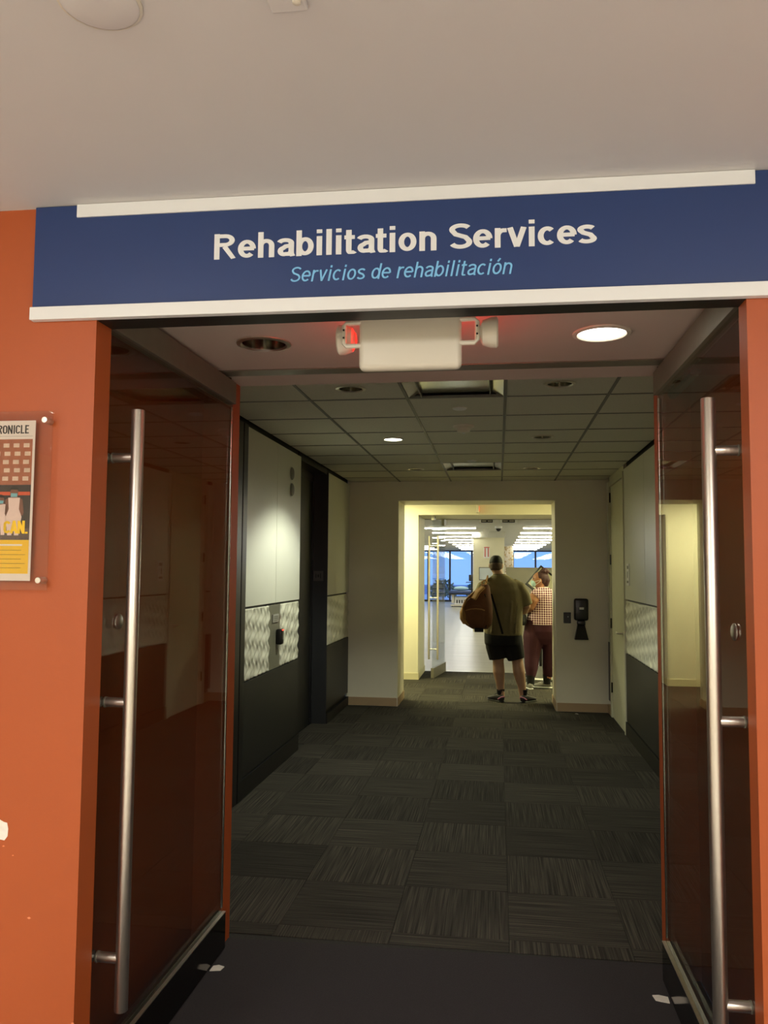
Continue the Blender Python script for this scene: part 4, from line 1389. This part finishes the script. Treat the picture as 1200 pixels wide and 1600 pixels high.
# ---- woman
WINE = mat('burgundy_trousers', (58, 14, 32), .85, var=.06, bump=.2, bscale=14)
BLOUSE = print_mat('diamond_blouse', (226, 200, 202), (92, 28, 50), 'diamond')
BRAID = mat('dark_braids', (58, 26, 28), .7, var=.35, scale=70)
MASKM = mat('blue_face_mask', (178, 214, 218), .8, var=.03)
SHOE_G = mat('grey_knit_shoe', (140, 138, 132), .8, var=.15, scale=60)
WX, WY = .57, 11.45
wo = thing('person', 'woman in patterned blouse, burgundy trousers and face mask, hair in a bun', 'person', (WX, WY, .0045))
pr = [('stack', [(.07, 0, .86, .22, .17), (.075, 0, 1.0, .21, .165), (.08, 0, 1.15, .20, .155), (.07, 0, 1.27, .17, .12), (.03, 0, 1.34, .09, .075)]),
      ('tube', [(.03, 0, 1.30), (.01, 0, 1.37), (-.01, 0, 1.43)], [.062, .054, .052]),
      ('ball', (-.012, 0, 1.475), (.094, .076, .108)), ('ball', (-.05, 0, 1.435), (.062, .058, .068)),
      ('ball', (-.105, 0, 1.455), (.018, .013, .018)), ('ball', (.0, -.076, 1.465), (.02, .012, .03)), ('ball', (.0, .076, 1.465), (.02, .012, .03)),
      ('tube', [(-.06, 0, .92), (-.105, -.03, .70), (-.12, -.06, .45), (-.13, -.09, .28), (-.14, -.11, .06)], [.13, .115, .08, .072, .042]),
      ('tube', [(.14, 0, .92), (.15, 0, .70), (.12, 0, .45), (.10, .005, .28), (.085, .01, .06)], [.13, .115, .08, .072, .042]),
      # near arm, bare, bent forwards
      ('tube', [(-.045, -.10, 1.275), (-.105, -.125, 1.20), (-.135, -.11, 1.105), (-.20, -.05, 1.06), (-.275, .03, 1.03)], [.074, .078, .062, .050, .030]),
      ('tube', [(.03, .12, 1.27), (-.02, .17, 1.18), (-.05, .17, 1.08), (-.15, .14, 1.05), (-.25, .10, 1.03)], [.07, .07, .06, .048, .03])]
pr += hand((-.275, .03, 1.03), (-.9, .35, -.1), (0, .3, 1), .9, 1) + hand((-.25, .10, 1.03), (-.95, .1, -.1), (0, .3, 1), .9, -1)
melt('body', SKIN_W, wo, pr, .009, 5)
pr = [('stack', [(.065, 0, .865, .262, .205), (.07, 0, .93, .258, .20), (.078, 0, 1.05, .238, .19), (.085, 0, 1.17, .222, .178), (.075, 0, 1.27, .195, .150), (.05, 0, 1.335, .135, .105), (.03, 0, 1.372, .075, .07)]),
      ('tube', [(.02, -.085, 1.30), (-.04, -.105, 1.28), (-.075, -.115, 1.245)], [.075, .085, .084]),
      ('tube', [(.05, .085, 1.30), (.03, .125, 1.27), (.0, .15, 1.22)], [.075, .085, .082])]
melt('blouse', BLOUSE, wo, pr, .010, 4)
pr = [('stack', [(.05, 0, .60, .17, .12), (.055, 0, .68, .222, .17), (.065, 0, .78, .256, .20), (.065, 0, .90, .252, .198), (.07, 0, .98, .225, .175)]),
      ('tube', [(-.06, -.01, .90), (-.098, -.03, .68), (-.118, -.06, .45), (-.128, -.09, .28), (-.134, -.105, .165)], [.145, .140, .108, .090, .062]),
      ('tube', [(.17, 0, .90), (.165, 0, .68), (.135, 0, .45), (.115, .005, .28), (.095, .01, .165)], [.145, .142, .110, .092, .064])]
melt('trousers', WINE, wo, pr, .010, 4)
pr = [('ball', (.022, 0, 1.497), (.092, .084, .100)), ('tube', [(.06, 0, 1.52), (.085, -.005, 1.46), (.085, -.005, 1.38)], [.06, .055, .022]),
      ('ball', (.062, -.01, 1.588), (.058, .056, .052))]
for k in range(9):
    a = 2 * math.pi * k / 9
    pr.append(('tube', [(.062 + .03 * math.cos(a), -.01 + .03 * math.sin(a), 1.55), (.062 + .062 * math.cos(a + .5), -.01 + .060 * math.sin(a + .5), 1.59), (.062 + .02 * math.cos(a + 1), -.01 + .02 * math.sin(a + 1), 1.635)], .013, 8))
melt('hair', BRAID, wo, pr, .008, 3)
ms = melt('face_mask', MASKM, wo, [('ball', (-.078, 0, 1.425), (.046, .060, .054)), ('ball', (-.10, 0, 1.44), (.028, .03, .03))], .008, 3)
for s in (-1, 1):
    B().tube([(-.07, s * .058, 1.45), (-.03, s * .077, 1.462), (.005, s * .086, 1.468)], .003, 6).build('ear_loop', SIGN_W, ms)
    B().tube([(-.07, s * .058, 1.40), (-.03, s * .074, 1.43), (.005, s * .086, 1.46)], .003, 6).build('ear_loop', SIGN_W, ms)
    B().ball((-.088, s * .034, 1.492), (.011, .013, .009), 10, 6).build('eye', BLKPL, wo, 'all')
shoe(wo, (-.135, -.165), -.25, .25, SHOE_G, SIGN_W, None, .044)
shoe(wo, (.15, .03), -1.35, .25, SHOE_G, SIGN_W, None, .044)
for p in ((-.139, -.11), (.088, .01)):
    B().lathe((p[0], p[1], 0), [(.046, .06), (.052, .10), (.060, .19)], seg=14).build('sock', BLKCL, wo, True)
sb = thing('shoulder_bag', 'black shoulder bag at the side of the woman in the patterned blouse', 'bag', (WX - .25, WY - .06, .86))
melt('bag_body', BLKCL, sb, [('stack', [(0, 0, 0, .05, .10), (0, 0, .05, .065, .125), (0, 0, .13, .06, .12), (0, 0, .17, .03, .10)])], .010, 3)
B().tube([(.0, -.09, .15), (.06, -.115, .24), (.16, -.125, .36), (.26, -.085, .47), (.28, .02, .515), (.25, .12, .46), (.12, .17, .33), (.0, .10, .16)], [(.012, .005)] * 8, 8, ref=(0, 1, 0)).build('strap', BLKCL, sb, True)

# ---- check-in kiosk behind her and paper trays on the partition
kx, ky = .62, 12.42
t = thing('display_stand', 'grey domed stand with white rim and tilted black-framed panel behind the woman', 'display stand', (kx, ky, .0045))
B().lathe((0, 0, 0), [(.20, 0), (.215, .012), (.20, .03), (.001, .031)], seg=32).build('rim_base', SIGN_W, t, True)
B().lathe((0, 0, 0), [(.16, .031), (.15, .09), (.10, .15), (.04, .18), (.03, .19)], seg=28).build('dome', mat('stand_grey', (110, 110, 108), .5, var=.04), t, True)
B().tube([(0, 0, .18), (0, 0, 1.2), (.02, .02, 1.42)], .022, 12).build('pole', BLACK_M, t, True)
pn = B().box(-.17, .17, -.012, .012, -.17, .17, .01, 2).build('panel', mat('screen_pale', (206, 206, 188), .4, var=.02), t)
pn.location = (.04, .0, 1.42)
pn.rotation_euler = (-.35, math.radians(40), 0)
fr = B()
for (a, c) in (((-.19, -.19), (.19, -.165)), ((-.19, .165), (.19, .19)), ((-.19, -.165), (-.165, .165)), ((.165, -.165), (.19, .165))):
    fr.box(a[0], c[0], -.02, .02, a[1], c[1])
fr.build('bezel', BLKPL, pn)
t = thing('paper_tray_rack', 'white rack of paper trays on the cream partition behind the woman', 'rack', (1.13, 17.98, 1.2))
B().box(-.19, .19, -.02, -.0005, -.15, .32).build('back_plate', SIGN_W, t)
for k in range(4):
    B().box(-.18, .18, -.14, -.021, -.13 + .11 * k, -.11 + .11 * k).build('tray', GRID, t)
    B().box(-.16, .16, -.13, -.03, -.109 + .11 * k, -.09 + .11 * k).build('paper_pile', SIGN_W, t)
